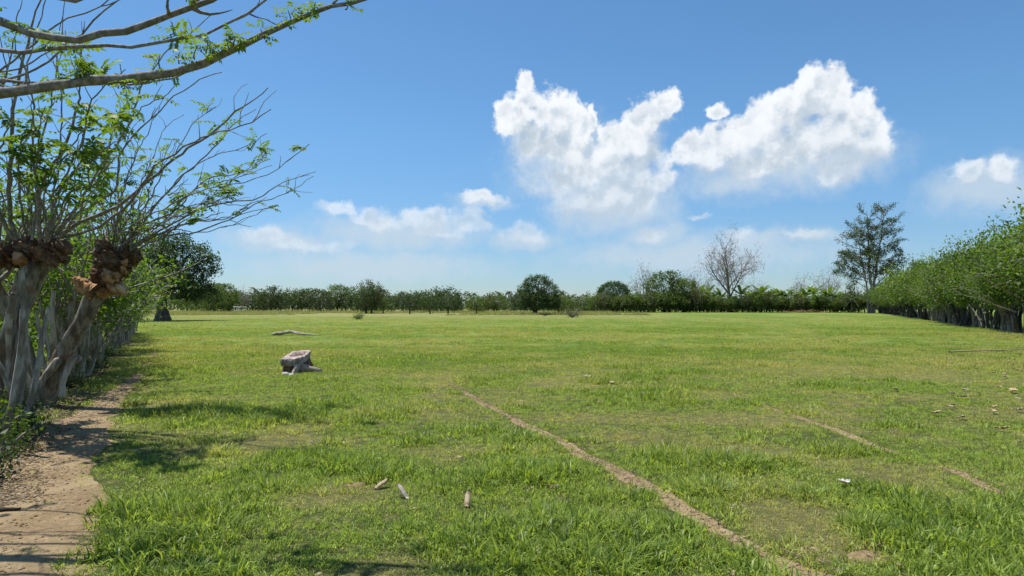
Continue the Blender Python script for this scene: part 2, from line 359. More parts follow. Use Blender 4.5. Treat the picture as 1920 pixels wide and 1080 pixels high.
m, t = mat_new('grass_blade'); geo = t.new('ShaderNodeNewGeometry'); pos = geo.outputs['Position']
at = t.new('ShaderNodeAttribute', attribute_name='v'); oi = t.new('ShaderNodeObjectInfo')
k, fine, mid, big = meadow_colour(t, pos)
ins = t.new('ShaderNodeAttribute', attribute_name='dryv', attribute_type='INSTANCER').outputs['Fac']
k = t.m('ADD', t.m('MULTIPLY', ins, 0.85), t.m('MULTIPLY', k, 0.15))
b = t.m('ADD', t.m('MULTIPLY', t.ss(at.outputs['Fac'], 0.1, 0.85), 0.75), t.m('MULTIPLY', oi.outputs['Random'], 0.25))
lush = t.mix(b, (0.030, 0.075, 0.012), (0.335, 0.45, 0.08))
pale = t.mix(b, (0.15, 0.19, 0.035), (0.60, 0.61, 0.21))
col = t.mix(k, lush, pale)
col = t.mix(t.ss(t.m('ADD', at.outputs['Fac'], t.m('MULTIPLY', t.m('SUBTRACT', k, 0.5), 0.40)), 0.90, 0.96), col, (0.40, 0.34, 0.17))
surface(t, col, 0.45, spec=0.3, trans=0.45, tcol=t.v('MULTIPLY', col, (1.6, 1.5, 0.7))); M['grass'] = m

# ------------------------------------------------------------------ ground
def axis(lo_n, hi_n, step, far_lo, far_hi, gr=1.14):
    a = list(np.arange(lo_n, hi_n + 1e-6, step)); s_ = step
    while a[-1] < far_hi: s_ *= gr; a.append(a[-1] + s_)
    s_ = step
    while a[0] > far_lo: s_ *= gr; a.insert(0, a[0] - s_)
    return np.array(a)
gx = axis(-11, 13, 0.2, -4000, 4000); gy = axis(1.5, 22, 0.2, -1500, 5000)
X, Y = np.meshgrid(gx, gy); nx, ny = len(gx), len(gy)
gm = Mesh(); i = np.arange(ny - 1)[:, None] * nx + np.arange(nx - 1)[None, :]
gm.add(np.stack([X, Y, hgt(X, Y)], -1).reshape(-1, 3), np.stack([i, i + 1, i + nx + 1, i + nx], -1).reshape(-1, 4), dryf(X, Y).ravel())
tag(link('meadow_ground', gm.data('meadow_ground', M['meadow'], True)), 'flat green pasture with pale dry patches reaching the far trees', kind='structure')

# dirt tracks: centre line and half width
def dense(pts, n=40):
    pts = np.asarray(pts, float); s_ = np.concatenate([[0], np.cumsum(np.linalg.norm(np.diff(pts, axis=0), axis=1))])
    u = np.linspace(0, s_[-1], n)
    return np.stack([np.interp(u, s_, pts[:, k]) for k in range(pts.shape[1])], -1)
PATHS = []
def track(name, pixels, label, widths, n=320, zoff=0.006):
    pts = np.array([gp(*p) for p in pixels]); q = dense(np.c_[pts, widths], n)
    for _ in range(6): q[1:-1] = (q[:-2] + 2 * q[1:-1] + q[2:]) / 4
    c_ = q[:, :2]; wd = q[:, 2]
    T = norm(np.gradient(c_, axis=0)); S = np.stack([T[:, 1], -T[:, 0]], -1)
    c_ = c_ + S * ((fbm(c_[:, 0] * 1.5, c_[:, 1] * 1.5, 77, 3) - 0.5) * 0.25 * np.minimum(1, wd / 0.12))[:, None]
    if zoff < 0.0061 and wd.max() < 0.3: wd = wd * (0.45 + 1.2 * fbm(c_[:, 0] * 1.3, c_[:, 1] * 1.3, 55, 3))
    PATHS.append((c_, wd))
    k = 11; u = np.linspace(-1, 1, k); V = []
    for j, uu in enumerate(u):
        e = (wd + np.minimum(wd * 0.9, 0.16) * (fbm(c_[:, 0] * 4 + 9 * np.sign(uu), c_[:, 1] * 4, 31, 3) - 0.5) + 0.05 * (fbm(c_[:, 0] * 17 + 5 * np.sign(uu), c_[:, 1] * 17, 33, 2) - 0.5)) * uu
        x = c_[:, 0] + S[:, 0] * e; y = c_[:, 1] + S[:, 1] * e
        z = hgt(x, y) + zoff - (0.0 if abs(uu) < 0.95 else 0.016)
        V.append(np.stack([x, y, z], -1))
    V = np.stack(V, 1).reshape(-1, 3); m_ = Mesh(); ii = np.arange(n - 1)[:, None] * k + np.arange(k - 1)[None, :]
    m_.add(V, np.stack([ii, ii + 1, ii + k + 1, ii + k], -1).reshape(-1, 4))
    return tag(link(name, m_.data(name, M['dirt'], True)), label, kind='structure')
track('dirt_path', [(-900, 1700), (-60, 1180), (20, 1060), (60, 960), (70, 900), (110, 840), (165, 790), (210, 750), (238, 722), (262, 698), (285, 672), (292, 655)],
      'bare sandy footpath beside the leaning fence trees', [0.75, 0.62, 0.60, 0.56, 0.52, 0.55, 0.40, 0.26, 0.17, 0.13, 0.12, 0.02])
track('worn_track', [(845, 722), (880, 742), (925, 768), (975, 795), (1040, 828), (1120, 868), (1200, 912), (1290, 960), (1370, 1005), (1440, 1040), (1540, 1082), (1800, 1220)],
      'narrow worn dirt track crossing the grass diagonally', [0.01, 0.05, 0.055, 0.06, 0.07, 0.08, 0.095, 0.10, 0.105, 0.09, 0.12, 0.12], 420)
track('worn_track', [(1375, 738), (1440, 765), (1500, 785), (1560, 805), (1600, 822), (1655, 842), (1700, 855)],
      'short faint dirt track on the right side of the grass', [0.01, 0.03, 0.03, 0.06, 0.07, 0.06, 0.01], 200)
track('worn_track', [(1760, 876), (1800, 888), (1850, 915), (1900, 938), (1960, 965)],
      'faint bare track at the right edge of the grass', [0.01, 0.05, 0.05, 0.07, 0.05], 150)
PATCH = [(665, 910, 0.10), (625, 850, 0.05), (1630, 1045, 0.13), (1850, 1055, 0.20), (1522, 1030, 0.06), (250, 905 - 60, 0.06), (790, 1010, 0.05), (1245, 945, 0.1)]
for j, (px, py, r_) in enumerate(PATCH):
    r_ *= 0.85
    x, y = gp(px, py); m_ = Mesh(); kk = 28; th = np.arange(kk) * 2 * math.pi / kk
    rr = r_ * (0.55 + 1.0 * fbm(np.cos(th) * 1.4 + j * 9, np.sin(th) * 1.4, 3, 3)); V = [[x, y, gz(x, y) + 0.007]]
    for q_ in (0.5, 0.85, 1.0):
        xx = x + rr * q_ * np.cos(th) * 1.3; yy = y + rr * q_ * np.sin(th); V += list(np.stack([xx, yy, hgt(xx, yy) + (0.007 if q_ < 1 else -0.012)], -1))
    f3 = [[0, 1 + a, 1 + (a + 1) % kk] for a in range(kk)]; f4 = [[1 + kk * l + a, 1 + kk * (l + 1) + a, 1 + kk * (l + 1) + (a + 1) % kk, 1 + kk * l + (a + 1) % kk] for l in range(2) for a in range(kk)]
    m_.add(V, f3); m_.n -= len(V); m_.V.pop(); m_.A.pop(); m_.add(V, f4)
    tag(link('bare_patch', m_.data('bare_patch', M['dirt'], True)), 'small bare soil patch among the grass', kind='structure')
    PATHS.append((np.array([[x, y], [x + 0.01, y]]), np.array([r_, r_]) * 0.45))

PW_ = [1.0, 0.95, 0.6, 0.6] + [0.8] * 20
def bare(x, y):
    """0 in turf .. 1 on bare soil"""
    out = np.zeros(len(x))
    for q_, (c_, wd) in enumerate(PATHS):
        sel = (x > c_[:, 0].min() - 1.2) & (x < c_[:, 0].max() + 1.2) & (y > c_[:, 1].min() - 1.2) & (y < c_[:, 1].max() + 1.2)
        if not sel.any(): continue
        xs = x[sel]; ys = y[sel]; vn = vnoise(xs * 7, ys * 7, 3); best = np.full(len(xs), 9.0)
        for a in range(len(c_)):
            dd = np.hypot(xs - c_[a, 0], ys - c_[a, 1]) / (wd[a] * 1.1 + 0.035); best = np.minimum(best, dd + 0.40 * (vn - 0.5))
        out[sel] = np.maximum(out[sel], np.clip((0.86 - best) / 0.42, 0, 1) * PW_[q_])
    return out

# ------------------------------------------------------------------ turf (uncountable)
def tuft(seed, n, spread, h0, h1, wdt, lean=0.5, dry=0.0):
    r = np.random.default_rng(seed); m_ = Mesh()
    a = r.random(n) * 6.283; rad = spread * np.sqrt(r.random(n))
    B = np.stack([rad * np.cos(a), rad * np.sin(a), np.full(n, -0.012)], -1)
    L = r.uniform(h0, h1, n); az = a + r.normal(0, 1.3, n); ln = np.abs(r.normal(lean, 0.35, n))
    hd = np.stack([np.cos(az), np.sin(az), np.zeros(n)], -1)
    S = np.stack([-np.sin(az), np.cos(az), np.zeros(n)], -1); tw = r.normal(0, 0.8, n)[:, None]
    S = S * np.cos(tw) + hd * np.sin(tw)
    W = wdt * r.uniform(0.6, 1.3, n)[:, None]
    zz = np.array([0, 0, 1.0])
    p1 = B + (hd * np.sin(ln * 0.55)[:, None] + zz * np.cos(ln * 0.55)[:, None]) * (L * 0.5)[:, None]
    p2 = p1 + (hd * np.sin(ln * 1.5)[:, None] + zz * np.cos(ln * 1.5)[:, None]) * (L * 0.5)[:, None]
    V = np.stack([B - S * W * 0.5, B + S * W * 0.5, p1 + S * W * 0.45, p1 - S * W * 0.45, p2], 1)
    v = r.random(n) * 0.9; v[r.random(n) < dry] = 1.0
    o = np.arange(n)[:, None] * 5
    m_.add(V.reshape(-1, 3), o + np.array([0, 1, 2, 3]), np.repeat(v, 5))
    m_.F.append(o + np.array([3, 2, 4]))
    return m_
TUFTS = bpy.data.collections.new('turf_tufts')
def tuft_obj(m_, mat='grass'):
    o = bpy.data.objects.new('tuft_source_%02d' % len(TUFTS.objects), m_.data('tuft', M[mat])); TUFTS.objects.link(o); return o
for s_ in range(3): tuft_obj(tuft(10 + s_, 36, 0.085, 0.035, 0.11, 0.0078, 1.05, 0.12))     # 0-2 short lawn
for s_ in range(3): tuft_obj(tuft(20 + s_, 30, 0.060, 0.06, 0.15, 0.0085, 0.9, 0.05))     # 3-5 tall clumps
for s_ in range(2): tuft_obj(tuft(30 + s_, 36, 0.10, 0.03, 0.08, 0.0072, 1.15, 0.45))       # 6-7 dry thatch
for s_ in range(3): tuft_obj(tuft(40 + s_, 60, 0.26, 0.05, 0.12, 0.011, 0.8, 0.10))         # 8-10 wider patches, further off
for s_ in range(2): tuft_obj(tuft(50 + s_, 50, 0.80, 0.07, 0.17, 0.030, 0.8, 0.14))         # 11-12 far patches
for s_ in range(2): tuft_obj(tuft(60 + s_, 60, 1.2, 0.35, 0.95, 0.05, 0.35, 0.0), 'straw')  # 13-14 tall dry grass
for s_ in range(2): tuft_obj(tuft(70 + s_, 80, 0.10, 0.08, 0.19, 0.0072, 0.95, 0.04))        # 15-16 big drooping clumps
def scatter(name, label, pts, idx, scl, rot, dryv, coll, kind='stuff', cat='grass'):
    me = bpy.data.meshes.new(name); n = len(pts); me.vertices.add(n); me.vertices.foreach_set('co', pts.ravel())
    for nm, ty, dat in (('idx', 'INT', idx), ('scl', 'FLOAT', scl), ('rot', 'FLOAT', rot), ('dryv', 'FLOAT', dryv)):
        a_ = me.attributes.new(nm, ty, 'POINT'); a_.data.foreach_set('value', dat)
    o = link(name, me); tag(o, label, cat, kind=kind)
    ng = bpy.data.node_groups.new(name + '_scatter', 'GeometryNodeTree')
    ng.interface.new_socket('Geometry', in_out='INPUT', socket_type='NodeSocketGeometry')
    ng.interface.new_socket('Geometry', in_out='OUTPUT', socket_type='NodeSocketGeometry')
    q = NT(ng); a_ = q.new('NodeGroupInput'); z = q.new('NodeGroupOutput')
    ci = q.new('GeometryNodeCollectionInfo'); ci.inputs['Collection'].default_value = coll
    ci.inputs['Separate Children'].default_value = True; ci.inputs['Reset Children'].default_value = True
    ip = q.new('GeometryNodeInstanceOnPoints'); q.l.new(a_.outputs[0], ip.inputs['Points']); q.l.new(ci.outputs[0], ip.inputs['Instance'])
    ip.inputs['Pick Instance'].default_value = True
    def attr(nm, ty):
        x = q.new('GeometryNodeInputNamedAttribute', data_type=ty); x.inputs[0].default_value = nm; return x.outputs[0]
    q.l.new(attr('idx', 'INT'), ip.inputs['Instance Index'])
    cb = q.new('ShaderNodeCombineXYZ'); q.l.new(attr('rot', 'FLOAT'), cb.inputs[2]); q.l.new(cb.outputs[0], ip.inputs['Rotation'])
    cs = q.new('ShaderNodeCombineXYZ'); sa = attr('scl', 'FLOAT')
    for i_ in range(3): q.l.new(sa, cs.inputs[i_])
    q.l.new(cs.outputs[0], ip.inputs['Scale']); q.l.new(ip.outputs[0], z.inputs[0])
    md = o.modifiers.new('scatter', 'NODES'); md.node_group = ng
    return o
rg = np.random.default_rng(4)
def wedge(y0, y1, dens, pad=1.0, k=0.86):
    A = k * (y1 * y1 - y0 * y0) + 2 * pad * (y1 - y0); n = int(A * dens)
    y = np.sqrt(rg.random(n * 2) * (y1 * y1 - y0 * y0) + y0 * y0)[:n]
    x = (rg.random(n) * 2 - 1) * (k * y + pad); return x, y
def hedge_shade(x, y): return np.clip((-(x) - (2.0 + 0.547 * y) + 2.0) / 1.6, 0, 1)   # under the left fence trees
PX, PY, PI_, PS = [], [], [], []
for (y0, y1, dens, band) in ((2.6, 7, 360, 0), (7, 15, 200, 0), (15, 26, 60, 1), (26, 48, 15, 1), (48, 110, 1.8, 2)):
    x, y = wedge(y0, y1, dens); n = len(x)
    b_ = bare(x, y)
    lush = lushf(x, y); dryn = dryf(x, y)
    u = rg.random(n)
    keep = (u > b_ * np.where((x > -2.2), 0.90, 0.985)); keep &= ~((hedge_shade(x, y) > rg.random(n) * 1.3) & (y < 30))
    if band == 0:
        sc2 = (0.62 + lush * 0.75) * rg.uniform(0.65, 1.3, n) * (1 - 0.25 * dryn)
        tall = rg.random(n) < (lush ** 1.5) * 0.55; dry = rg.random(n) < dryn * 0.8
        big_ = rg.random(n) < lush ** 2 * 0.05
        ix = np.where(tall, 3 + rg.integers(0, 3, n), np.where(dry, 6 + rg.integers(0, 2, n), rg.integers(0, 3, n)))
        ix = np.where(big_, 15 + rg.integers(0, 2, n), ix)
        sc2 = np.where(b_ > 0.02, sc2 * 0.7, sc2)
        keep &= rg.random(n) > 0.25 + 0.25 * dryn
    elif band == 1:
        ix = 8 + rg.integers(0, 3, n); sc2 = (0.55 + lush * 0.75) * rg.uniform(0.7, 1.3, n)
        keep &= ~((lush < 0.4) & (rg.random(n) < 0.45))
    else:
        ix = 11 + rg.integers(0, 2, n); sc2 = (0.5 + lush * 0.6) * np.clip(1.25 - y / 130, 0.4, 1)
    PX.append(x[keep]); PY.append(y[keep]); PI_.append(ix[keep]); PS.append(sc2[keep])
x = np.concatenate(PX); y = np.concatenate(PY)
scatter('grass', 'dense short green pasture grass with taller clumps and dry blades', np.stack([x, y, hgt(x, y)], -1), np.concatenate(PI_).astype(np.int32),
        np.concatenate(PS).astype(np.float32), (rg.random(len(x)) * 6.283).astype(np.float32), dryf(x, y).astype(np.float32), TUFTS)
n = 5200; y = rg.uniform(118, 215, n); x = rg.uniform(-115, 26, n); kp = (fbm(x / 18, y / 18, 91, 3) > 0.42); x, y = x[kp], y[kp]
scatter('tall_dry_grass', 'straw coloured tall grass along the foot of the far trees', np.stack([x, y, hgt(x, y)], -1), (13 + rg.integers(0, 2, len(x))).astype(np.int32),
        rg.uniform(0.3, 0.95, len(x)).astype(np.float32), (rg.random(len(x)) * 6.283).astype(np.float32), dryf(x, y).astype(np.float32), TUFTS)

# ------------------------------------------------------------------ tree builders
def curve(p, d, L, n, rng, wob=0.15, up=0.0):
    pts = [np.array(p, float)]; d = norm(np.array(d, float)); st = L / n
    for i in range(n):
        d = norm(d + rng.normal(0, wob, 3) / math.sqrt(n) * 1.6 + np.array([0, 0, up]) / n); pts.append(pts[-1] + d * st)
    return np.array(pts)
def perp_dir(d, ang, rng, phi=None):
    d = norm(d); a = norm(np.cross(d, [0.3, 0.5, 0.81] if abs(d[2]) < 0.95 else [1, 0, 0])); b = np.cross(d, a)
    ph = rng.random() * 6.283 if phi is None else phi
    return norm(d * math.cos(ang) + (a * math.cos(ph) + b * math.sin(ph)) * math.sin(ang))
def grow(m_, p, d, L, r0, lvl, rng, spec, tips):
    n = spec['n'][lvl]; pts = curve(p, d, L, n, rng, spec['wob'][lvl], spec['up'][lvl]); r1 = r0 * spec['taper'][lvl]
    rad = np.linspace(r0, r1, n + 1)
    if lvl == 0: rad[0] *= spec.get('flare', 1.35)
    m_.tube(pts, rad, spec['k'][lvl], rng.random(), rng, 0.08 if lvl < 2 else 0)
    if lvl + 1 >= len(spec['n']): tips.append(pts); return
    nc = spec['kids'][lvl]; nc = nc if isinstance(nc, int) else rng.integers(nc[0], nc[1] + 1); lo = spec['lo'][lvl]; ph = rng.random() * 6.28
    for i in range(nc):
        u = lo + (1 - lo) * (i + rng.random() * 0.8) / nc; u = min(u, 0.98)
        j = u * n; a = int(j); fr = j - a; q = pts[a] * (1 - fr) + pts[min(a + 1, n)] * fr
        dd = norm(pts[min(a + 1, n)] - pts[a]); ph += 2.4
        ang = spec['ang'][lvl] * rng.uniform(0.7, 1.3) * (1.0 if u < 0.93 else 0.5)
        ln = L * spec['len'][lvl] * rng.uniform(0.7, 1.2) * (1.1 - 0.45 * u if spec.get('cone') else 1)
        grow(m_, q, perp_dir(dd, ang, rng, ph), ln, (r0 + (r1 - r0) * u) * spec['rs'][lvl], lvl + 1, rng, spec, tips)
    if lvl < len(spec['n']) - 1 and lvl > 0: tips.append(pts[-2:])
def rand_dir(rng, n, upb=0.0):
    v = rng.normal(0, 1, (n, 3)); v[:, 2] += upb; return norm(v)
def leaf_cloud(m_, rng, C, per, spread, L, W, centre=None, upb=0.5, vb=0.0):
    """clumps of leaves round the points C"""
    n = len(C) * per; P = np.repeat(C, per, 0) + rng.normal(0, 1, (n, 3)) * spread
    sz = 1.1 / (2.2 + 6 * spread); lf = vnoise(C[:, 0] * sz * 2 + C[:, 2] * sz + 31, C[:, 1] * sz * 2 + C[:, 2] * sz * 1.6 + 17, 41)
    cv = np.repeat(np.clip((lf - 0.5) * 1.5 + 0.5, 0, 1) * 0.45 + rng.random(len(C)) * 0.2, per) + rng.random(n) * 0.28 + vb
    D = rand_dir(rng, n, -0.2); N = rand_dir(rng, n, upb)
    if centre is not None: N = norm(N + norm(P - centre) * 0.9)
    m_.leaves(P, D, N, L * rng.uniform(0.6, 1.3, n), W * rng.uniform(0.7, 1.3, n), np.clip(cv, 0, 0.92))
def lobe_points(rng, lobes, n, shell=0.75):
    lobes = np.asarray(lobes, float); vol = (lobes[:, 3] * lobes[:, 4] * lobes[:, 5]) ** 0.67; vol /= vol.sum()
    k = rng.choice(len(lobes), n, p=vol); dd = rand_dir(rng, n)
    r = 1 - (1 - shell) * rng.random(n) ** 0.8 * 1.4; r *= 1 + rng.normal(0, 0.06, n)
    P = lobes[k, :3] + dd * r[:, None] * lobes[k, 3:6]
    ins = np.zeros(n, bool)                                 # drop what lies deep inside other lobes
    for i, l in enumerate(lobes):
        q = ((P - l[:3]) / l[3:6]); ins |= ((q * q).sum(1) < 0.45) & (k != i)
    return P[~ins]
def limbs_to(m_, rng, base, lobes, r0, split=0.35, k=6):
    top = np.array(base, float)
    for l in lobes:
        a = top; b = np.array(l[:3], float); mid_ = (a + b) / 2 + rng.normal(0, 0.1, 3) * np.linalg.norm(b - a); mid_[2] += 0.1 * (b[2] - a[2])
        q = dense(np.array([a, mid_, b]), 7); q += rng.normal(0, 0.03, q.shape) * r0 * 3
        m_.tube(q, np.linspace(r0, r0 * 0.25, 7), k, 0.5)
        for _ in range(3):
            s_ = q[rng.integers(3, 6)]; e = s_ + rand_dir(rng, 1, 0.4)[0] * np.array(l[3:6]) * 0.8
            m_.tube(dense(np.array([s_, (s_ + e) / 2 + rng.normal(0, 0.1, 3), e]), 4), np.linspace(r0 * 0.35, r0 * 0.08, 4), 4, 0.5)
def round_tree(seed, h, w, trunk_h, r, leaf, n_cl=260, per=9, ls=0.5, lobes_n=9, bark='bark_dark', spread=0.35, flat=1.0, shell=0.75, skew=0.0):
    """broad-crowned tree of height h, crown width w"""
    rng = np.random.default_rng(seed); t_ = Mesh(); top = np.array([rng.normal(0, 0.1), rng.normal(0, 0.1), trunk_h])
    t_.tube(dense(np.array([[0, 0, -0.15], [0.04, 0, 0.15], [0.1 * r, 0.05, trunk_h * 0.5], top]), 6), np.array([1.7, 1.25, 1.05, 0.95, 0.9, 0.85]) * r, 9, 0.5, rng, 0.1)
    ch = h - trunk_h * 0.8; cz = trunk_h * 0.8 + ch / 2; lobes = []
    for i in range(lobes_n):
        a = i * 2.4 + rng.random(); zf = (i + 0.5) / lobes_n * 2 - 1; rr = math.sqrt(max(0.05, 1 - (zf * 0.85) ** 2)) * rng.uniform(0.45, 0.75)
        lr = rng.uniform(0.24, 0.38)
        lobes.append([math.cos(a) * rr * w / 2 * 0.85 + skew * zf, math.sin(a) * rr * w / 2 * 0.85, cz + zf * ch / 2 * 0.68, w * lr, w * lr, min(w, ch * 1.3) * lr * flat])
    lobes.append([0, 0, cz, w * 0.36, w * 0.36, ch * 0.36])
    limbs_to(t_, rng, top - [0, 0, 0.2 * r], lobes, r * 0.5)
    c_ = Mesh(); C = lobe_points(rng, lobes, n_cl, shell); C = C[C[:, 2] > trunk_h * 0.45]
    zt = C[:, 2].max(); C[:, 2] = np.minimum(C[:, 2], h)
    leaf_cloud(c_, rng, C, per, spread, ls, ls * 0.55, np.array([0, 0, cz]))
    return [('trunk', t_.data('trunk', M[bark], True), []), ('crown', c_.data('crown', M[leaf]), [])]
def bare_tree(seed, h, r, levels=5, ang=0.55):
    rng = np.random.default_rng(seed); t_ = Mesh(); c_ = Mesh(); tips = []
    pts = curve([0, 0, -0.2], [0.02, 0, 1], h * 0.35, 5, rng, 0.04); t_.tube(pts, np.linspace(r * 1.3, r * 0.8, 6), 8, 0.5, rng, 0.08)
    spec = dict(n=[6, 5, 4, 3, 3][:levels], wob=[0.12, 0.22, 0.3, 0.35, 0.4][:levels], up=[0.25, 0.2, 0.15, 0.1, 0][:levels], taper=[0.35] * levels,
                k=[6, 5, 4, 3, 3][:levels], kids=[(6, 8), (5, 6), (3, 4), (2, 3)][:levels - 1], lo=[0.22, 0.25, 0.25, 0.2][:levels - 1], ang=[0.6, 0.65, 0.7, 0.7][:levels - 1],
                len=[0.48, 0.55, 0.55, 0.6][:levels - 1], rs=[0.6, 0.6, 0.65, 0.8][:levels - 1], flare=1.0)
    nb = 6
    for i in range(nb):
        d = perp_dir(np.array([0, 0, 1.0]), (0.12 if i == 0 else ang * rng.uniform(0.75, 1.25)), rng, i * 2.4)
        s_ = pts[-1] if i < 3 else pts[3 + i % 2]
        grow(c_, s_, d, h * (0.60 if i < 3 else 0.48), r * 0.55, 0, rng, spec, tips)
    # finest twigs
    for q in tips:
        if rng.random() < 0.5:
            e = q[-1] + rand_dir(rng, 1, 0.5)[0] * h * 0.035; c_.tube(np.array([q[-1], e]), [0.045, 0.03], 3, 0.5)
    return [('trunk', t_.data('trunk', M['bark_bare'], True), []), ('crown', c_.data('bare_crown', M['bark_bare']), [])]
def fence_tree(seed, h, leaf, stems=2, lean=0.0, n_leaf=900, ls=0.14, r=0.10, crown_r=1.4, bark='bark_dark', trunk_h=2.0, k_wh=9, fill=0):
    """living fence tree: crooked stem(s), pollard head, arching leafy whips"""
    rng = np.random.default_rng(seed); t_ = Mesh(); b_ = Mesh(); c_ = Mesh(); C = []
    for s_ in range(stems):
        o = np.array([rng.normal(0, 0.18), rng.normal(0, 0.12), -0.1]) * (s_ > 0)
        p = curve(o, [lean * 0.5 + rng.normal(0, 0.12), rng.normal(0, 0.1), 1], trunk_h * rng.uniform(0.8, 1.1), 6, rng, 0.16)
        rr = r * (1 if s_ == 0 else rng.uniform(0.4, 0.7)); t_.tube(p, rr * np.array([1.3, 1.05, 0.95, 0.9, 0.9, 1.1, 1.25]), 7, 0.5, rng, 0.14)
        for i in range(k_wh):
            a = i * 2.4 + rng.random(); out = rng.uniform(0.25, 0.95)
            d = np.array([math.cos(a) * out + lean, math.sin(a) * out, 1.0]); L = (h - trunk_h) * rng.uniform(0.7, 1.05) * (1.0 + 0.2 * out)
            w_ = curve(p[-1 - rng.integers(0, 2)], d, L, 6, rng, 0.16, -0.15)
            b_.tube(w_, np.linspace(rr * 0.32, 0.012, 7), 4, 0.5)
            C += [w_[j] + rng.normal(0, 0.12, 3) for j in (2, 3, 4, 5, 6) for _ in range(2)]
            for _ in range(3):
                j = rng.integers(2, 6); e = curve(w_[j], norm(w_[j + 1] - w_[j]) + rng.normal(0, 0.6, 3), crown_r * 0.4, 3, rng, 0.3)
                b_.tube(e, np.linspace(0.02, 0.008, 4), 3, 0.5); C += [e[2], e[3]]
    if fill:
        a_ = rand_dir(rng, fill) * (rng.uniform(0.55, 1.0, (fill, 1))); zc = trunk_h + (h - trunk_h) * 0.48
        C += list(a_ * [crown_r * 0.66, crown_r * 0.62, (h - trunk_h) * 0.56] + [lean * 1.2, 0, zc])
    C = np.array(C); C[:, 2] = np.where(C[:, 2] > h, h - (C[:, 2] - h) * 0.3, C[:, 2]); per = max(2, n_leaf // len(C)); leaf_cloud(c_, rng, C, per, crown_r * 0.095, ls, ls * 0.55, upb=1.2)
    return [('trunk', t_.data('trunk', M[bark], True), []), ('branches', b_.data('branches', M['bark_branch'], True), []), ('crown', c_.data('crown', M[leaf]), [])]
def palm(seed, h, r=0.16, fr=2.6):
    rng = np.random.default_rng(seed); t_ = Mesh(); c_ = Mesh(); p = curve([0, 0, -0.2], [rng.normal(0, 0.06), 0, 1], h, 8, rng, 0.05); t_.tube(p, np.linspace(r * 1.3, r * 0.8, 9), 6)
    for i in range(20):
        a = i * 2.4; el = rng.uniform(-0.35, 1.1); d = np.array([math.cos(a) * math.cos(el), math.sin(a) * math.cos(el), math.sin(el)])
        q = [p[-1]]; L = fr * rng.uniform(0.8, 1.1)
        for j in range(7): d = norm(d + np.array([0, 0, -0.20])); q.append(q[-1] + d * L / 7)
        q = np.array(q); c_.tube(q, np.linspace(0.035, 0.01, 8), 3, 0.5)
        Q = dense(q, 16)[2:]; T = norm(np.gradient(Q, axis=0)); S = norm(np.cross(T, [0, 0, 1.0]))
        for sg in (-1, 1):
            c_.leaves(Q, S * sg + T * 0.6 + [0, 0, -0.45], np.tile([0, 0, 1.0], (len(Q), 1)), fr * 0.22, fr * 0.05, rng.random(len(Q)) * 0.8)
    return [('trunk', t_.data('trunk', M['bark_grey'], True), []), ('crown', c_.data('palm_crown', M['leaf_palm']), [])]
def banana_parts(seed, h):
    rng = np.random.default_rng(seed); t_ = Mesh(); sh = h * 0.55; p = curve([0, 0, -0.1], [0, 0, 1], sh, 4, rng, 0.04); t_.tube(p, np.linspace(0.17, 0.10, 5), 7)
    parts = [('stem', t_.data('stem', M['leaf_banana'], True), [])]
    for i in range(8):
        l_ = Mesh(); a = i * 2.4 + rng.random() * 0.4; el = rng.uniform(0.65, 1.35); d = np.array([math.cos(a) * math.cos(el), math.sin(a) * math.cos(el), math.sin(el)])
        q = [p[-1]]; L = h * rng.uniform(0.42, 0.6)
        for j in range(9): d = norm(d + np.array([math.cos(a) * 0.05, math.sin(a) * 0.05, -0.035 * j])); q.append(q[-1] + d * L / 9)
        q = np.array(q); T = norm(np.gradient(q, axis=0)); S = norm(np.cross(T, [0, 0, 1.0])); N = np.cross(S, T)
        wd = np.array([0.02, 0.06, 0.2, 0.27, 0.3, 0.3, 0.28, 0.23, 0.14, 0.01]) * h / 5 * rng.uniform(0.8, 1.1)
        V = np.stack([q - S * wd[:, None] - N * wd[:, None] * 0.5, q, q + S * wd[:, None] - N * wd[:, None] * 0.5], 1).reshape(-1, 3)
        ii = np.arange(9)[:, None] * 3 + np.arange(2)[None, :]
        l_.add(V, np.stack([ii, ii + 1, ii + 4, ii + 3], -1).reshape(-1, 4), rng.random() * 0.85)
        parts.append(('leaf', l_.data('banana_leaf', M['leaf_banana'], True), []))
    return parts

def on(px, Y): return (px - 960) / F * Y, Y

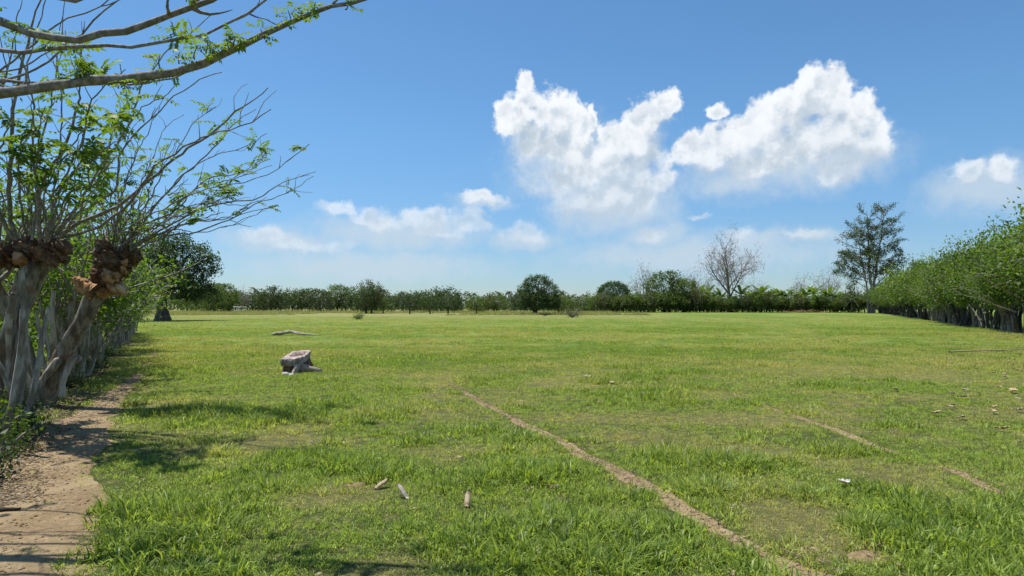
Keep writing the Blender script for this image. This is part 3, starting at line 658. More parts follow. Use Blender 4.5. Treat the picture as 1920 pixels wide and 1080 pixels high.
# ------------------------------------------------------------------ the big old tree at left
def big_tree(seed):
    rng = np.random.default_rng(seed); t_ = Mesh(); h = 10.8
    t_.tube(np.array([[0, 0, -0.2], [0, 0, 0.15], [0.0, 0, 0.7], [-0.05, 0, 1.5], [-0.1, 0, 2.4], [-0.1, 0, 3.2]]), [1.0, 0.84, 0.66, 0.55, 0.52, 0.5], 12, 0.5, rng, 0.12)
    for a in np.arange(7) * 0.9:
        t_.tube(np.array([[0.35 * math.cos(a), 0.35 * math.sin(a), 0.55], [0.6 * math.cos(a), 0.6 * math.sin(a), 0.15], [0.9 * math.cos(a), 0.9 * math.sin(a), -0.15]]), [0.25, 0.2, 0.12], 6)
    lobes = [(-4.6, 0, 4.6, 2.2, 2.4, 1.6), (-3.4, 1, 6.8, 2.3, 2.2, 1.6), (-1.4, 0, 8.6, 2.6, 2.4, 1.5), (1.2, -0.5, 9.1, 2.4, 2.3, 1.4), (3.4, 0, 8.0, 2.3, 2.2, 1.4),
             (4.7, 0.5, 6.2, 1.9, 2.2, 1.3), (4.1, -0.8, 4.3, 1.9, 2, 1.2), (2.0, -2.8, 5.0, 2.3, 2, 1.5), (-1.6, -3, 5.4, 2.3, 2, 1.6), (0.2, 2.6, 6.0, 2.6, 2.2, 2.2),
             (2.4, 1.5, 3.6, 2.0, 2, 1.1), (-2.6, 0.5, 3.4, 2, 2, 1.0), (0.6, -2.2, 7.4, 2.2, 1.8, 1.4), (0, 0, 6.0, 2.4, 2.2, 2.4), (5.6, 0.2, 7.2, 0.9, 0.9, 0.6), (5.3, -0.2, 3.4, 1.4, 1.4, 1.0), (3.6, -0.5, 2.9, 1.6, 1.4, 0.8)]
    limbs_to(t_, rng, [-0.1, 0, 2.6], lobes, 0.26, k=7)
    c_ = Mesh(); C = lobe_points(rng, lobes, 2600, 0.6)
    leaf_cloud(c_, rng, C, 10, 0.20, 0.24, 0.14, np.array([0, 0, 5.5]))
    return [('trunk', t_.data('trunk', M['bark_old'], True), []), ('crown', c_.data('crown', M['leaf_dark']), [])]
x, y = gp(305, 601); stamp(big_tree(3), 'shade_tree', 'large old dark-leaved tree with flared trunk alone on the left of the pasture', 'tree', x, y)
stamp(round_tree(8, 7.5, 8, 2.2, 0.35, 'leaf_dark', 300, 9, 0.34), 'shade_tree', 'smaller dark tree half hidden behind the big old tree and leaning trunk', 'tree', *on(262, 112))

# ------------------------------------------------------------------ trees standing on the pasture
def mango(seed):
    rng = np.random.default_rng(seed); t_ = Mesh(); t_.tube(dense(np.array([[0, 0, -0.1], [0, 0, 0.5], [0.05, 0, 1.2], [0.1, 0, 2.4]]), 6), [0.6, 0.42, 0.36, 0.34, 0.32, 0.3], 10, 0.5, rng, 0.1)
    lobes = [(0.3, 0, 5.6, 2.3, 2.3, 2.1), (-1.2, -0.8, 4.4, 1.9, 1.9, 1.6), (1.8, -0.4, 4.6, 1.9, 1.9, 1.8), (-2.7, 0, 2.7, 1.5, 1.7, 1.3), (2.7, 0.2, 2.9, 1.7, 1.8, 1.5),
             (0.2, -2.0, 3.2, 2.0, 1.5, 1.5), (-0.4, 1.8, 4.0, 2.2, 1.6, 2), (0.8, 0.3, 6.7, 1.4, 1.4, 1.1), (-0.7, 0, 6.3, 1.4, 1.4, 1.0), (3.3, 0, 1.9, 1.0, 1.2, 0.8), (-2.0, -0.6, 1.9, 1.3, 1.2, 0.7), (1.2, -1.6, 2.1, 1.4, 1.2, 0.8), (2.6, -0.3, 5.7, 0.9, 1, 0.8), (0.5, -2.2, 2.0, 1.6, 1.2, 0.9), (-1.0, -1.6, 1.8, 1.5, 1.2, 0.8), (2.4, -1.2, 2.0, 1.3, 1.2, 0.8), (0.2, 1.8, 2.0, 2.4, 1.2, 1.0)]
    limbs_to(t_, rng, [0.1, 0, 2.0], lobes, 0.16)
    c_ = Mesh(); C = lobe_points(rng, lobes, 1700, 0.8); leaf_cloud(c_, rng, C, 11, 0.17, 0.27, 0.13, np.array([0, 0, 3.6]))
    return [('trunk', t_.data('trunk', M['bark_dark'], True), []), ('crown', c_.data('crown', M['leaf_mango']), [])]
x, y = gp(1003, 590); stamp(mango(5), 'mango_tree', 'round dense dark green tree standing alone mid-field with short trunk', 'tree', x, y, 0, (1.22, 1.22, 1.04))
x, y = gp(655, 590); stamp(round_tree(21, 7.6, 6.2, 1.2, 0.22, 'leaf_olive', 420, 10, 0.36, 10, spread=0.28, shell=0.6), 'pasture_tree', 'tall olive tree rising above the far tree line left of centre', 'tree', x, 148)
stamp(round_tree(22, 5.4, 5.6, 0.9, 0.25, 'leaf_mango', 380, 10, 0.34, 9, spread=0.28), 'pasture_tree', 'dark bushy tree touching the right side of the tall olive tree', 'tree', *on(686, 146))
for j, (px, Y_, h_, w_, lf, lb) in enumerate([
    (768, 140, 4.2, 4.4, 'leaf_dark', 'low dark tree with crown almost touching the ground, left of the umbrella tree'),
    (806, 142, 4.0, 4.6, 'leaf_mango', 'small umbrella-shaped tree on a short clear trunk'),
    (840, 136, 3.9, 5.0, 'leaf_dark', 'dark spreading tree at the right end of the dense far row'),
    (893, 140, 3.4, 5.0, 'leaf_mid', 'pale green low tree in the gap left of the round tree'),
    (718, 152, 3.6, 5.4, 'leaf_mid', 'mid green low tree right of the dark bushy tree'),
    (1047, 145, 4.0, 4.2, 'leaf_mid', 'slim-trunked light green tree just right of the round tree'),
    (1075, 150, 3.6, 4.6, 'leaf_mid', 'light green open tree beyond the grey thorn shrub')]):
    stamp(round_tree(40 + j, h_, w_, 1.3, 0.14, lf, 230, 9, 0.32, 7, spread=0.28), 'pasture_tree', lb, 'tree', *on(px, Y_))

def shrub(seed, h, w, leaf, n=90, ls=0.2, twig=True):
    rng = np.random.default_rng(seed); b_ = Mesh(); c_ = Mesh(); C = []
    for i in range(14):
        a = i * 2.4; d = np.array([math.cos(a) * w / h * 0.7, math.sin(a) * w / h * 0.7, 1]); p = curve([0, 0, -0.05], d, h * rng.uniform(0.7, 1.05), 5, rng, 0.3)
        b_.tube(p, np.linspace(0.025, 0.008, 6) * (h + 0.5), 4, 0.5); C += [p[k_] for k_ in (2, 3, 4, 5)]
    C = np.array(C); leaf_cloud(c_, rng, C, max(1, n // 14), 0.16 * h, ls, ls * 0.5)
    return [('stems', b_.data('stems', M['bark_bare'], True), []), ('foliage', c_.data('foliage', M[leaf]), [])]
x, y = gp(1073, 595); stamp(shrub(3, 1.9, 1.7, 'leaf_olive', 130, 0.2), 'shrub', 'greyish scrubby bush standing in the pasture right of the round tree', 'bush', x, y)
x, y = gp(1022, 592); stamp(shrub(4, 0.6, 1.0, 'leaf_dark', 90, 0.12), 'shrub', 'tiny dark bush between the round tree and the grey scrubby bush', 'bush', x, y)
x, y = gp(672, 599); stamp(shrub(5, 0.95, 1.2, 'leaf_mid', 120, 0.15), 'shrub', 'small green bush in the pasture below the tall olive tree', 'bush', x, y)

# ------------------------------------------------------------------ far tree line (countable rows, then one wood behind)
LINE = [round_tree(60 + j, hh, ww, 1.0, 0.2, lf, 330, 10, 0.46, 8, spread=0.36, flat=fl) for j, (hh, ww, lf, fl) in enumerate([
    (6.0, 7.5, 'leaf_mid', 0.9), (6.6, 6.5, 'leaf_dark', 1.0), (5.6, 8.0, 'leaf_far', 0.9), (7.2, 7.0, 'leaf_mid', 1.1), (5.2, 6.0, 'leaf_olive', 1.0), (6.2, 8.5, 'leaf_dark', 0.85)])]
rl = np.random.default_rng(12)
px = 352
while px < 1118:
    if px < 470: Y_, s_, pr = 185, rl.uniform(1.0, 1.15), (0, 3)
    elif px < 860: Y_, s_, pr = 195, rl.uniform(0.68, 1.15), (0, 1, 1, 2, 3, 4, 5, 5)
    else: Y_, s_, pr = 200, rl.uniform(0.62, 0.85), (2, 4, 0)
    Y_ += rl.uniform(-10, 14); q = int(rl.choice(pr))
    if not 438 < px < 462:
        stamp(LINE[q], 'far_tree', 'bushy tree in the long row closing the far side of the pasture', 'tree', *on(px, Y_), rl.random() * 6.28, s_, 'trees in the far row beyond the pasture')
    px += rl.uniform(11, 24)
x, y = on(400, 170); stamp(LINE[3], 'far_tree', 'broad bright green tree just right of the big old tree', 'tree', x, y, 0.4, 1.0)
x, y = on(428, 176); stamp(LINE[0], 'far_tree', 'rounded green tree left of the little white shelter', 'tree', x, y, 1.4, 0.9)
BT = [bare_tree(7, 19.5, 0.50), bare_tree(9, 10, 0.2, 4, 0.7), bare_tree(11, 8, 0.15, 4, 0.8)]
stamp(BT[1], 'bare_tree', 'small grey leafless tree behind the little white shelter', 'tree', *on(452, 190), 0, 0.65)
PALM = [palm(1, 8.5), palm(2, 9.5), palm(3, 7.5)]
for j, (px, ty) in enumerate([(475, 543), (600, 548), (612, 547), (622, 549), (890, 553), (920, 556), (933, 551), (952, 550), (1053, 548), (1076, 556), (560, 554), (720, 556), (1062, 560)]):
    Y_ = 235 + (j * 37) % 20; h_ = H + (HZ + 5 - ty) / F * Y_
    stamp(PALM[j % 3], 'coconut_palm', 'slender palm showing its tuft above the far tree row', 'palm', *on(px, Y_), j, h_ / (9.3, 10.3, 8.3)[j % 3], 'palms beyond the far tree row')
rw = np.random.default_rng(5); c_ = Mesh(); C = []
for _ in range(330):
    x = rw.uniform(-330, 330); y = rw.uniform(300, 420) if abs(x) < 330 else 350; hh = rw.uniform(5, 8.5) * (y / 330)
    a = rand_dir(rw, 22, 0.5); C.append(np.array([x, y, hh * 0.5]) + a * [hh * 0.75, hh * 0.75, hh * 0.5])
C = np.concatenate(C); C = C[C[:, 2] > 0]
leaf_cloud(c_, rw, C, 5, 0.8, 1.3, 0.9, upb=0.8)
tag(link('far_wood', c_.data('far_wood', M['leaf_far'])), 'mass of woodland behind the far tree rows', 'wood', kind='stuff')
# low hills of woodland closing the view outside the frame too
c_ = Mesh(); C = []
for _ in range(420):
    a = rw.uniform(0.75, 2 * math.pi - 0.75); rr = rw.uniform(260, 420); x = math.sin(a) * rr; y = math.cos(a) * rr; hh = rw.uniform(6, 9)
    C.append(np.array([x, y, hh * 0.5]) + rand_dir(rw, 12, 0.5) * [hh, hh, hh * 0.5])
C = np.concatenate(C); C = C[C[:, 2] > 0]; leaf_cloud(c_, rw, C, 3, 1.2, 2.2, 1.6, upb=0.8)
tag(link('far_wood', c_.data('far_wood', M['leaf_far'])), 'distant woodland closing the sides of the view', 'wood', kind='stuff')

# shelter
def box(m_, c_, s_, a=0.5):
    c_ = np.array(c_); s_ = np.array(s_) / 2
    V = [c_ + s_ * np.array(q) for q in ((-1, -1, -1), (1, -1, -1), (1, 1, -1), (-1, 1, -1), (-1, -1, 1), (1, -1, 1), (1, 1, 1), (-1, 1, 1))]
    m_.add(V, [(0, 3, 2, 1), (4, 5, 6, 7), (0, 1, 5, 4), (1, 2, 6, 5), (2, 3, 7, 6), (3, 0, 4, 7)], a)
x, y = on(450, 150); t0 = thing('open_shelter', 'little white open-sided shelter at the edge of the far trees', 'shelter', (x, y, 0))
m_ = Mesh(); box(m_, (0, 0, 1.55), (2.4, 1.8, 0.16)); link('roof', m_.data('roof', M['paint']), t0)
for sx_ in (-1.05, 0, 1.05):
    m_ = Mesh(); box(m_, (sx_, -0.75, 0.735), (0.10, 0.10, 1.47)); link('post', m_.data('post', M['paint']), t0)
for sx_ in (-1.05, 1.05):
    m_ = Mesh(); box(m_, (sx_, 0.75, 0.735), (0.10, 0.10, 1.47)); link('post', m_.data('post', M['paint']), t0)
m_ = Mesh(); box(m_, (0, -0.84, 0.75), (2.2, 0.05, 0.09)); link('rail', m_.data('rail', M['paint']), t0)

# ------------------------------------------------------------------ back hedge, 175 m away
BH = [fence_tree(80 + j, 5.8 + 0.4 * (j % 3), lf, 2, 0, 1500, 0.42, 0.12, 3.0, trunk_h=1.3, k_wh=7, fill=110) for j, lf in enumerate(['leaf_mid', 'leaf_hedge', 'leaf_olive', 'leaf_mid'])]
rb = np.random.default_rng(6); xx = on(1116, 175)[0]
while xx < 98:
    sc_h = 0.85 if xx < 40 else 0.95
    if 53 < xx < 92: sc_h = 0.80
    stamp(BH[rb.integers(0, 4)], 'fence_tree', 'leafy fence tree in the straight far hedge on the right half', 'tree', xx, 175 + rb.normal(0, 0.5), rb.random() * 6.28, sc_h * rb.uniform(0.85, 1.1), 'fence trees in the far hedge')
    xx += rb.uniform(1.3, 2.3)
BB = [round_tree(86 + j, 3.2, 5.5, 0.4, 0.1, 'leaf_dark', 200, 9, 0.42, 6, spread=0.35) for j in range(2)]  # low bushes added to stop light showing through the hedge's trunk gaps
for j in range(24):
    stamp(BB[j % 2], 'bush', 'low dark bush added to darken the gaps behind the far hedge', 'bush', xx_ := 23 + j * 3.2 + rb.normal(0, 0.5), 180 + rb.normal(0, 0.7), j, 1.0, 'low bushes added behind the far hedge')
def dome(seed):
    rng = np.random.default_rng(seed); t_ = Mesh(); t_.tube(dense(np.array([[0, 0, -0.1], [0, 0, 1], [0, 0, 3.0]]), 5), [0.5, 0.4, 0.36, 0.33, 0.3], 8)
    lobes = [(0, 0, 4.6, 4.7, 4.7, 4.0)]; limbs_to(t_, rng, [0, 0, 2.5], [(2, 0, 5, 2, 2, 2), (-2, 0, 5, 2, 2, 2), (0, -2, 5.5, 2, 2, 2), (0, 2, 5, 2, 2, 2)], 0.2)
    c_ = Mesh(); C = lobe_points(rng, lobes, 1500, 0.93); C = C[C[:, 2] > 1.2]; leaf_cloud(c_, rng, C, 9, 0.2, 0.3, 0.2, np.array([0, 0, 4]))
    return [('trunk', t_.data('trunk', M['bark_dark'], True), []), ('crown', c_.data('crown', M['leaf_round']), [])]
stamp(dome(4), 'dome_tree', 'smooth dome-shaped dark tree behind the left end of the far hedge', 'tree', *on(1150, 182))
stamp(round_tree(91, 10.6, 8.2, 2.0, 0.3, 'leaf_mid', 1100, 11, 0.42, 12, spread=0.3, shell=0.75), 'broad_tree', 'tall bushy yellow-green tree between the two leafless trees', 'tree', *on(1246, 179), 0.3, (1.2, 1.1, 1.06))
stamp(round_tree(92, 8.2, 8.0, 2.0, 0.3, 'leaf_mid', 800, 11, 0.42, 10, spread=0.3, shell=0.75), 'broad_tree', 'lower yellow-green tree on the right shoulder of the tall bushy one', 'tree', *on(1282, 178), 1.3, 1.08)
stamp(BT[0], 'bare_tree', 'tall leafless grey tree with fan-shaped crown above the far hedge', 'tree', *on(1367, 180), 0.5, 1.0)
stamp(BT[1], 'bare_tree', 'mid-sized leafless tree between dome tree and bushy tree', 'tree', *on(1208, 190), 1.0, 1.22)
for j, (px, s_, lb) in enumerate([(1300, 1.12, 'low leafless tree right of the tall bushy yellow-green tree'), (1335, 0.95, 'low leafless tree at the left foot of the tallest bare tree'), (1418, 0.85, 'low leafless tree right of the tallest bare tree'),
                                  (1498, 1.0, 'pale leafless tree above the banana plants near the brush heap'), (1548, 1.12, 'faint leafless tree left of the tall clumpy tree')]):
    stamp(BT[1 + j % 2], 'bare_tree', lb, 'tree', *on(px, 192), j * 1.3, s_ * (1 if j % 2 == 0 else 1.2))
BAN = [banana_parts(1, 5.6), banana_parts(2, 6.2), banana_parts(3, 5.0)]
for j, px in enumerate([1312, 1326, 1340, 1352, 1392, 1404, 1416, 1428, 1437, 1449, 1458, 1466, 1476, 1488, 1499, 1512, 1524, 1536, 1548, 1556, 1570]):
    x, y = on(px, 178 + (j * 7) % 4)
    stamp(BAN[j % 3], 'banana_plant', 'banana plant with upright paddle leaves behind the far hedge', 'banana plant', x, y, j * 1.7, rb.uniform(1.25, 1.5), 'banana plants behind the far hedge')
stamp(palm(9, 3.6, 0.2, 3.4), 'low_palm', 'dark short palm with drooping fronds left of the tall clumpy tree', 'palm', *on(1597, 172))
stamp(round_tree(95, 9.2, 5.0, 3.0, 0.2, 'leaf_dark', 120, 10, 0.4, 6, spread=0.35, shell=0.5), 'broad_tree', 'thin dark tree rising beside the short palm', 'tree', *on(1596, 178), 0.3)
# brush heap of reddish dry branches
x, y = on(1506, 172); t0 = thing('brush_heap', 'low heap of reddish dry branches in front of the far hedge', 'brush heap', (x, y, 0)); rh = np.random.default_rng(3); m_ = Mesh(); c_ = Mesh()
for i in range(60):
    p = np.array([rh.normal(0, 2.6), rh.normal(0, 0.4), abs(rh.normal(0, 0.25))]); dd = rand_dir(rh, 1, 0.1)[0] * [1.4, 0.5, 0.45]
    m_.tube(np.array([p - dd, p + dd]), [0.06, 0.03], 4)
leaf_cloud(c_, rh, np.c_[rh.normal(0, 2.6, 60), rh.normal(0, 0.4, 60), np.abs(rh.normal(0, 0.3, 60))], 8, 0.2, 0.3, 0.16)
link('branches', m_.data('dry_branches', M['bark_burl']), t0); link('dry_leaves', c_.data('dry_leaves', M['leaf_dry']), t0)

# tall clumpy tree at the right corner
def tall_tree(seed):
    rng = np.random.default_rng(seed); t_ = Mesh(); c_ = Mesh(); h = 27.5; tips = []
    br = Mesh()
    for (bx, tx, hh, r) in ((0, -1.2, 0.93, 0.40), (0.5, 3.2, 0.97, 0.34), (-0.8, -4.5, 0.78, 0.22)):
        pts = np.array([[bx, 0, -0.2], [bx * 1.1, 0.1, h * 0.2], [bx + (tx - bx) * 0.35, 0.2, h * 0.42], [bx + (tx - bx) * 0.7, -0.1, h * 0.68], [tx, 0, h * hh]])
        q = dense(pts, 24); q[1:-1] += rng.normal(0, 0.10, (22, 3)); t_.tube(q, np.linspace(r * 1.2, 0.05, 24), 8, 0.5, rng, 0.06)
        for i in range(26):
            u = 0.30 + 0.70 * i / 26; j = int(u * 23); a = i * 2.4; side = 1 if math.cos(a) > 0 else -1
            L = (9.6 * (1 - u) ** 0.75 + 1.8) * rng.uniform(0.65, 1.15)
            d = np.array([math.cos(a), math.sin(a), 0.42 + rng.normal(0, 0.12)])
            w_ = curve(q[j], d, L, 6, rng, 0.16, 0.25); br.tube(w_, np.linspace(0.10, 0.02, 7), 4)
            tips.append((w_, u))
    C = []; D2 = []
    for w_, u in tips:
        for j in (2, 3, 4, 5, 6):
            for _ in range(3):
                e = curve(w_[j], norm(w_[j] - w_[j - 1]) + rng.normal(0, 0.5, 3) * [1, 1, 0.5], 1.5, 3, rng, 0.2); br.tube(e, np.linspace(0.03, 0.015, 4), 3)
                if rng.random() < (0.66 if u < 0.8 else 0.42): C += [e[1], e[2], e[3]]
    C = np.array(C); leaf_cloud(c_, rng, C, 6, 0.22, 0.42, 0.16, upb=1.6)
    # dense round clumps of climbing plants
    k_ = Mesh(); cl = [(-3.2, 0, 19.2, 1.5), (3.6, 0, 20.2, 1.7), (5.2, 0.5, 17.0, 1.5), (7.0, 0, 12.9, 1.5), (5.6, 0, 10.2, 1.3), (4.0, 0, 12.4, 1.3), (-5.0, 0, 10.4, 2.0), (-2.5, 0.4, 11.0, 2.0), (-7.6, 0, 12.5, 1.2), (1.5, 0, 10.6, 1.6), (-1.0, 0, 15.4, 1.2), (6.5, 0, 15.3, 1.3), (-6.8, 0, 14.7, 1.0), (2.5, 0, 15.0, 1.2), (-8.4, 0, 10.6, 1.0)]; cl = [(a, b, c2, r_ * 1.2) for (a, b, c2, r_) in cl]
    for (a, b, c2, r_) in cl:
        Q = np.array([a, b, c2]) + rand_dir(rng, 34) * r_ * rng.uniform(0.5, 1, (34, 1)) * [1.15, 1.15, 0.8]; leaf_cloud(k_, rng, Q, 7, 0.2, 0.4, 0.22)
    return [('trunk', t_.data('trunk', M['bark_bare'], True), []), ('branches', br.data('branches', M['bark_bare'], True), []), ('crown', c_.data('crown', M['leaf_mango']), []), ('leaf_clumps', k_.data('leaf_clumps', M['leaf_dark']), [])]
stamp(tall_tree(4), 'tall_tree', 'tallest tree at the right corner, open branches with dark leaf clumps', 'tree', *on(1634, 160))

# ------------------------------------------------------------------ right hedge
def hx(y): return 26.9 + 0.51 * (y - 33.7) + 1.2
RH = [fence_tree(110 + j, 5.9 + 0.5 * (j % 3 - 1), 'leaf_hedge', 2 + j % 2, -0.16, 5200, 0.20, 0.20, 2.9, 'bark_dark' if j % 3 else 'bark_grey', 2.35, 10, 170) for j in range(6)]
RHf = [fence_tree(130 + j, 5.9 + 0.5 * (j % 3 - 1), 'leaf_hedge', 2, -0.14, 2400, 0.30, 0.18, 2.8, 'bark_dark', 2.1, 9, 120) for j in range(4)]
rr_ = np.random.default_rng(77); yy = 24.0
while yy < 172:
    near_ = yy < 80; pr = RH[rr_.integers(0, 6)] if near_ else RHf[rr_.integers(0, 4)]
    if vnoise(yy / 3.3, 0.5, 8) < 0.16: yy += 1.2
    lump = 0.86 + 0.34 * float(vnoise(yy / 4.2, 0.0, 15))
    stamp(pr, 'fence_tree', 'leafy fence tree in the tall hedge along the right side', 'tree', hx(yy) + rr_.normal(0, 0.25), yy, rr_.uniform(-0.5, 0.5) + (0 if rr_.random() < 0.5 else 3.14), lump * rr_.uniform(0.9, 1.08), 'fence trees along the right side')
    yy += rr_.uniform(1.0, 2.0) * (1 if near_ else 1.25)
POST = []
for j in range(5):
    rp = np.random.default_rng(200 + j); m_ = Mesh(); p = curve([0, 0, -0.15], [rp.normal(0, 0.12), rp.normal(0, 0.1), 1], 1.75 + 0.2 * j % 0.5, 5, rp, 0.12); m_.tube(p, np.linspace(0.055, 0.035, 6) * rp.uniform(0.8, 1.3), 6, 0.5, rp, 0.1)
    m_.add([p[-1] + [0, 0, 0.01]], np.zeros((0, 3), int)); POST.append(m_.data('fence_stake', M['bark_pale'], True))
def stakes(y0, y1, step, xf, group, label, seed):
    r = np.random.default_rng(seed); y = y0
    while y < y1:
        x = xf(y) + r.normal(0, 0.12); o = link('fence_stake', POST[r.integers(0, 5)]); o.location = (x, y, gz(x, y)); s_ = r.uniform(0.8, 1.25); o.scale = (s_, s_, s_)
        o.rotation_euler = (r.normal(0, 0.08), r.normal(0, 0.1), r.random() * 6.28); tag(o, label, 'fence post', group); y += step * r.uniform(0.6, 1.4)
stakes(24, 110, 1.5, lambda y: hx(y) - 0.1, 'stakes of the right hedge', 'thin pale wooden stake under the hedge along the right side', 5)

# ------------------------------------------------------------------ left fence trees
def lx(y): return -2.0 - 0.547 * y
LH = [fence_tree(160 + j, 3.1 + 0.25 * (j % 3), 'leaf_fresh', 3, 0.34, 1500, 0.12, 0.042, 1.1, 'bark_pale' if j % 2 else 'bark_grey', 1.7, 8) for j in range(6)]
rl2 = np.random.default_rng(15); yy = 12.3
while yy < 39:
    stamp(LH[rl2.integers(0, 6)], 'fence_tree', 'slender leaning fence tree with fresh leaves in the left fence row', 'tree', lx(yy) - 0.1 + rl2.normal(0, 0.15), yy, rl2.uniform(-0.5, 0.5), rl2.uniform(0.82, 1.1) * (1 if yy < 26 else 0.85), 'slender trees of the left fence row')
    yy += rl2.uniform(0.7, 1.3)
stakes(6.3, 42, 0.42, lambda y: lx(y) + 0.15, 'stakes of the left fence', 'thin pale wooden stake in the left fence row', 8)
for j, (x, y, s_) in enumerate([(-13, 15.5, 1.0), (-15, 19, 1.1), (-18, 24, 1.0), (-11.5, 12.2, 0.9), (-20, 29, 1.2), (-26, 36, 1.3), (-14.5, 13.5, 1.0)]):
    stamp(round_tree(300 + j, 3.6, 4.2, 0.5, 0.08, 'leaf_fresh', 330, 10, 0.17, 8, 'bark_grey', 0.22), 'bush', 'sunlit green bush seen through the left fence', 'bush', x, y, j, s_, 'bushes beyond the left fence')

def spray(c_, rng, base, d, L=0.22, n=5, ls=0.065, v0=0.3):
    """one pinnate leaf: leaflets in pairs along a rachis"""
    d = norm(d); q = [base]
    for j in range(n): d = norm(d + np.array([0, 0, -0.10])); q.append(q[-1] + d * L / n)
    q = np.array(q); T = norm(np.gradient(q, axis=0))[1:]; Q = q[1:]; S = norm(np.cross(T, [0, 0, 1.0]) + rng.normal(0, 0.15, 3)); N = norm(np.cross(S, T) + rng.normal(0, 0.3, (len(T), 3)))
    for sg in (-1, 1): c_.leaves(Q, S * sg + T * 0.55 + [0, 0, -0.25], N, ls * rng.uniform(0.75, 1.1, len(Q)), ls * 0.45, np.clip(v0 + rng.random(len(Q)) * 0.3, 0, 0.92))
    c_.leaves(Q[-1:], T[-1:], N[-1:], ls, ls * 0.45, v0)
def whip(root, rng, pts, r0, r1, tufts=0, tl=0.2, ls=0.06, side=True, k=7, bark='bark_branch', dens=5, leafr=(0.25, 1.0), nside=4):
    """a branch part with its side twigs and a leaf sub-part"""
    loc = np.array(root.location); q = dense(np.array(pts), 26)
    for _ in range(3): q[1:-1] = (q[:-2] + 2 * q[1:-1] + q[2:]) / 4
    L = np.linalg.norm(q[-1] - q[0]); q[1:-1] += rng.normal(0, 0.005 * min(L, 2), (24, 3)); kn = rng.normal(0, 0.018 * min(L, 3), (7, 3)); kn[0] = 0; kn[-1] = 0; q += np.stack([np.interp(np.linspace(0, 6, 26), np.arange(7), kn[:, a_]) for a_ in range(3)], -1); q -= loc
    m_ = Mesh(); m_.tube(q, np.linspace(r0, r1, 26) * (1 + 0.06 * rng.standard_normal(26)), k, 0.5); c_ = Mesh(); hasl = False; tw = []
    if side:
        for i in range(nside):
            j = rng.integers(6, 25); T = norm(q[j + 0] - q[j - 1]); d = norm(T + rng.normal(0, 0.5, 3) + [0, 0, 0.35]); e = curve(q[j], d, rng.uniform(0.12, 0.5) * min(1, L / 2.5), 5, rng, 0.25, 0.2)
            m_.tube(e, np.linspace(max(r1, 0.006), 0.0025, 6), 4); tw.append(e)
    for i in range(tufts):
        u = rng.uniform(*leafr); j = int(u * 25)
        if tw and rng.random() < 0.4: b0 = tw[rng.integers(0, len(tw))][-1]
        else:
            e = curve(q[j], rng.normal(0, 0.5, 3) + [0, 0, 0.9], rng.uniform(0.03, 0.12), 3, rng, 0.2); m_.tube(e, [0.005, 0.004, 0.003, 0.003], 3); b0 = e[-1]
        v0 = rng.random() * 0.6
        for _ in range(dens): spray(c_, rng, b0, rng.normal(0, 1, 3) * [1, 1, 0.5] + [0, 0, 0.35], tl * rng.uniform(0.5, 1.2), 5, ls * rng.uniform(0.7, 1.2), v0); hasl = True
    o = link('branch', m_.data('branch', M[bark], True), root)
    if hasl: link('leaves', c_.data('leaves', M['leaf_fresh']), o)
    return o
def px3(lst, Y0, Y1):
    n = len(lst); return [wp(a, b, Y0 + (Y1 - Y0) * i / (n - 1)) for i, (a, b) in enumerate(lst)]
def burl(root, rng, c0, r, n, name='burl', k=10, mat='bark_burl'):
    """knobbly pollard head: swollen lumps, each a lump of bark"""
    loc = np.array(root.location)
    for i in range(n):
        c_ = np.array(c0) + rng.normal(0, 1, 3) * [r * 0.6, r * 0.5, r * 0.5]; rr = r * rng.uniform(0.28, 0.62)
        th = np.linspace(0, math.pi, 13); ph = np.arange(18) * 2 * math.pi / 18; T_, P_ = np.meshgrid(th, ph, indexing='ij')
        D_ = np.stack([np.sin(T_) * np.cos(P_), np.sin(T_) * np.sin(P_), np.cos(T_)], -1); o_ = rng.random(3) * 50
        f_ = lambda k: (fbm(D_[..., 0] * k + o_[0] + D_[..., 2] * k * 0.7, D_[..., 1] * k + o_[1] + D_[..., 2] * k * 0.6, i, 3) - 0.5)
        nn = 1 + 1.1 * f_(1.3) + 0.5 * f_(3.2) - 0.25 * np.exp(-(f_(2.1) * 14) ** 2)
        ax = norm(rng.normal(0, 1, 3)); st = 1 + rng.uniform(0.1, 0.6)
        E_ = D_ * nn[..., None] * rr; E_ = E_ + ax * (E_ @ ax)[..., None] * (st - 1)
        V = c_ - loc + E_
        i0 = np.arange(12)[:, None] * 18; j0 = np.arange(18)[None, :]; j1 = (j0 + 1) % 18
        m_ = Mesh(); m_.add(V.reshape(-1, 3), np.stack([i0 + j0, i0 + 18 + j0, i0 + 18 + j1, i0 + j1], -1).reshape(-1, 4)); link(name, m_.data('burl', M[mat], True), root)

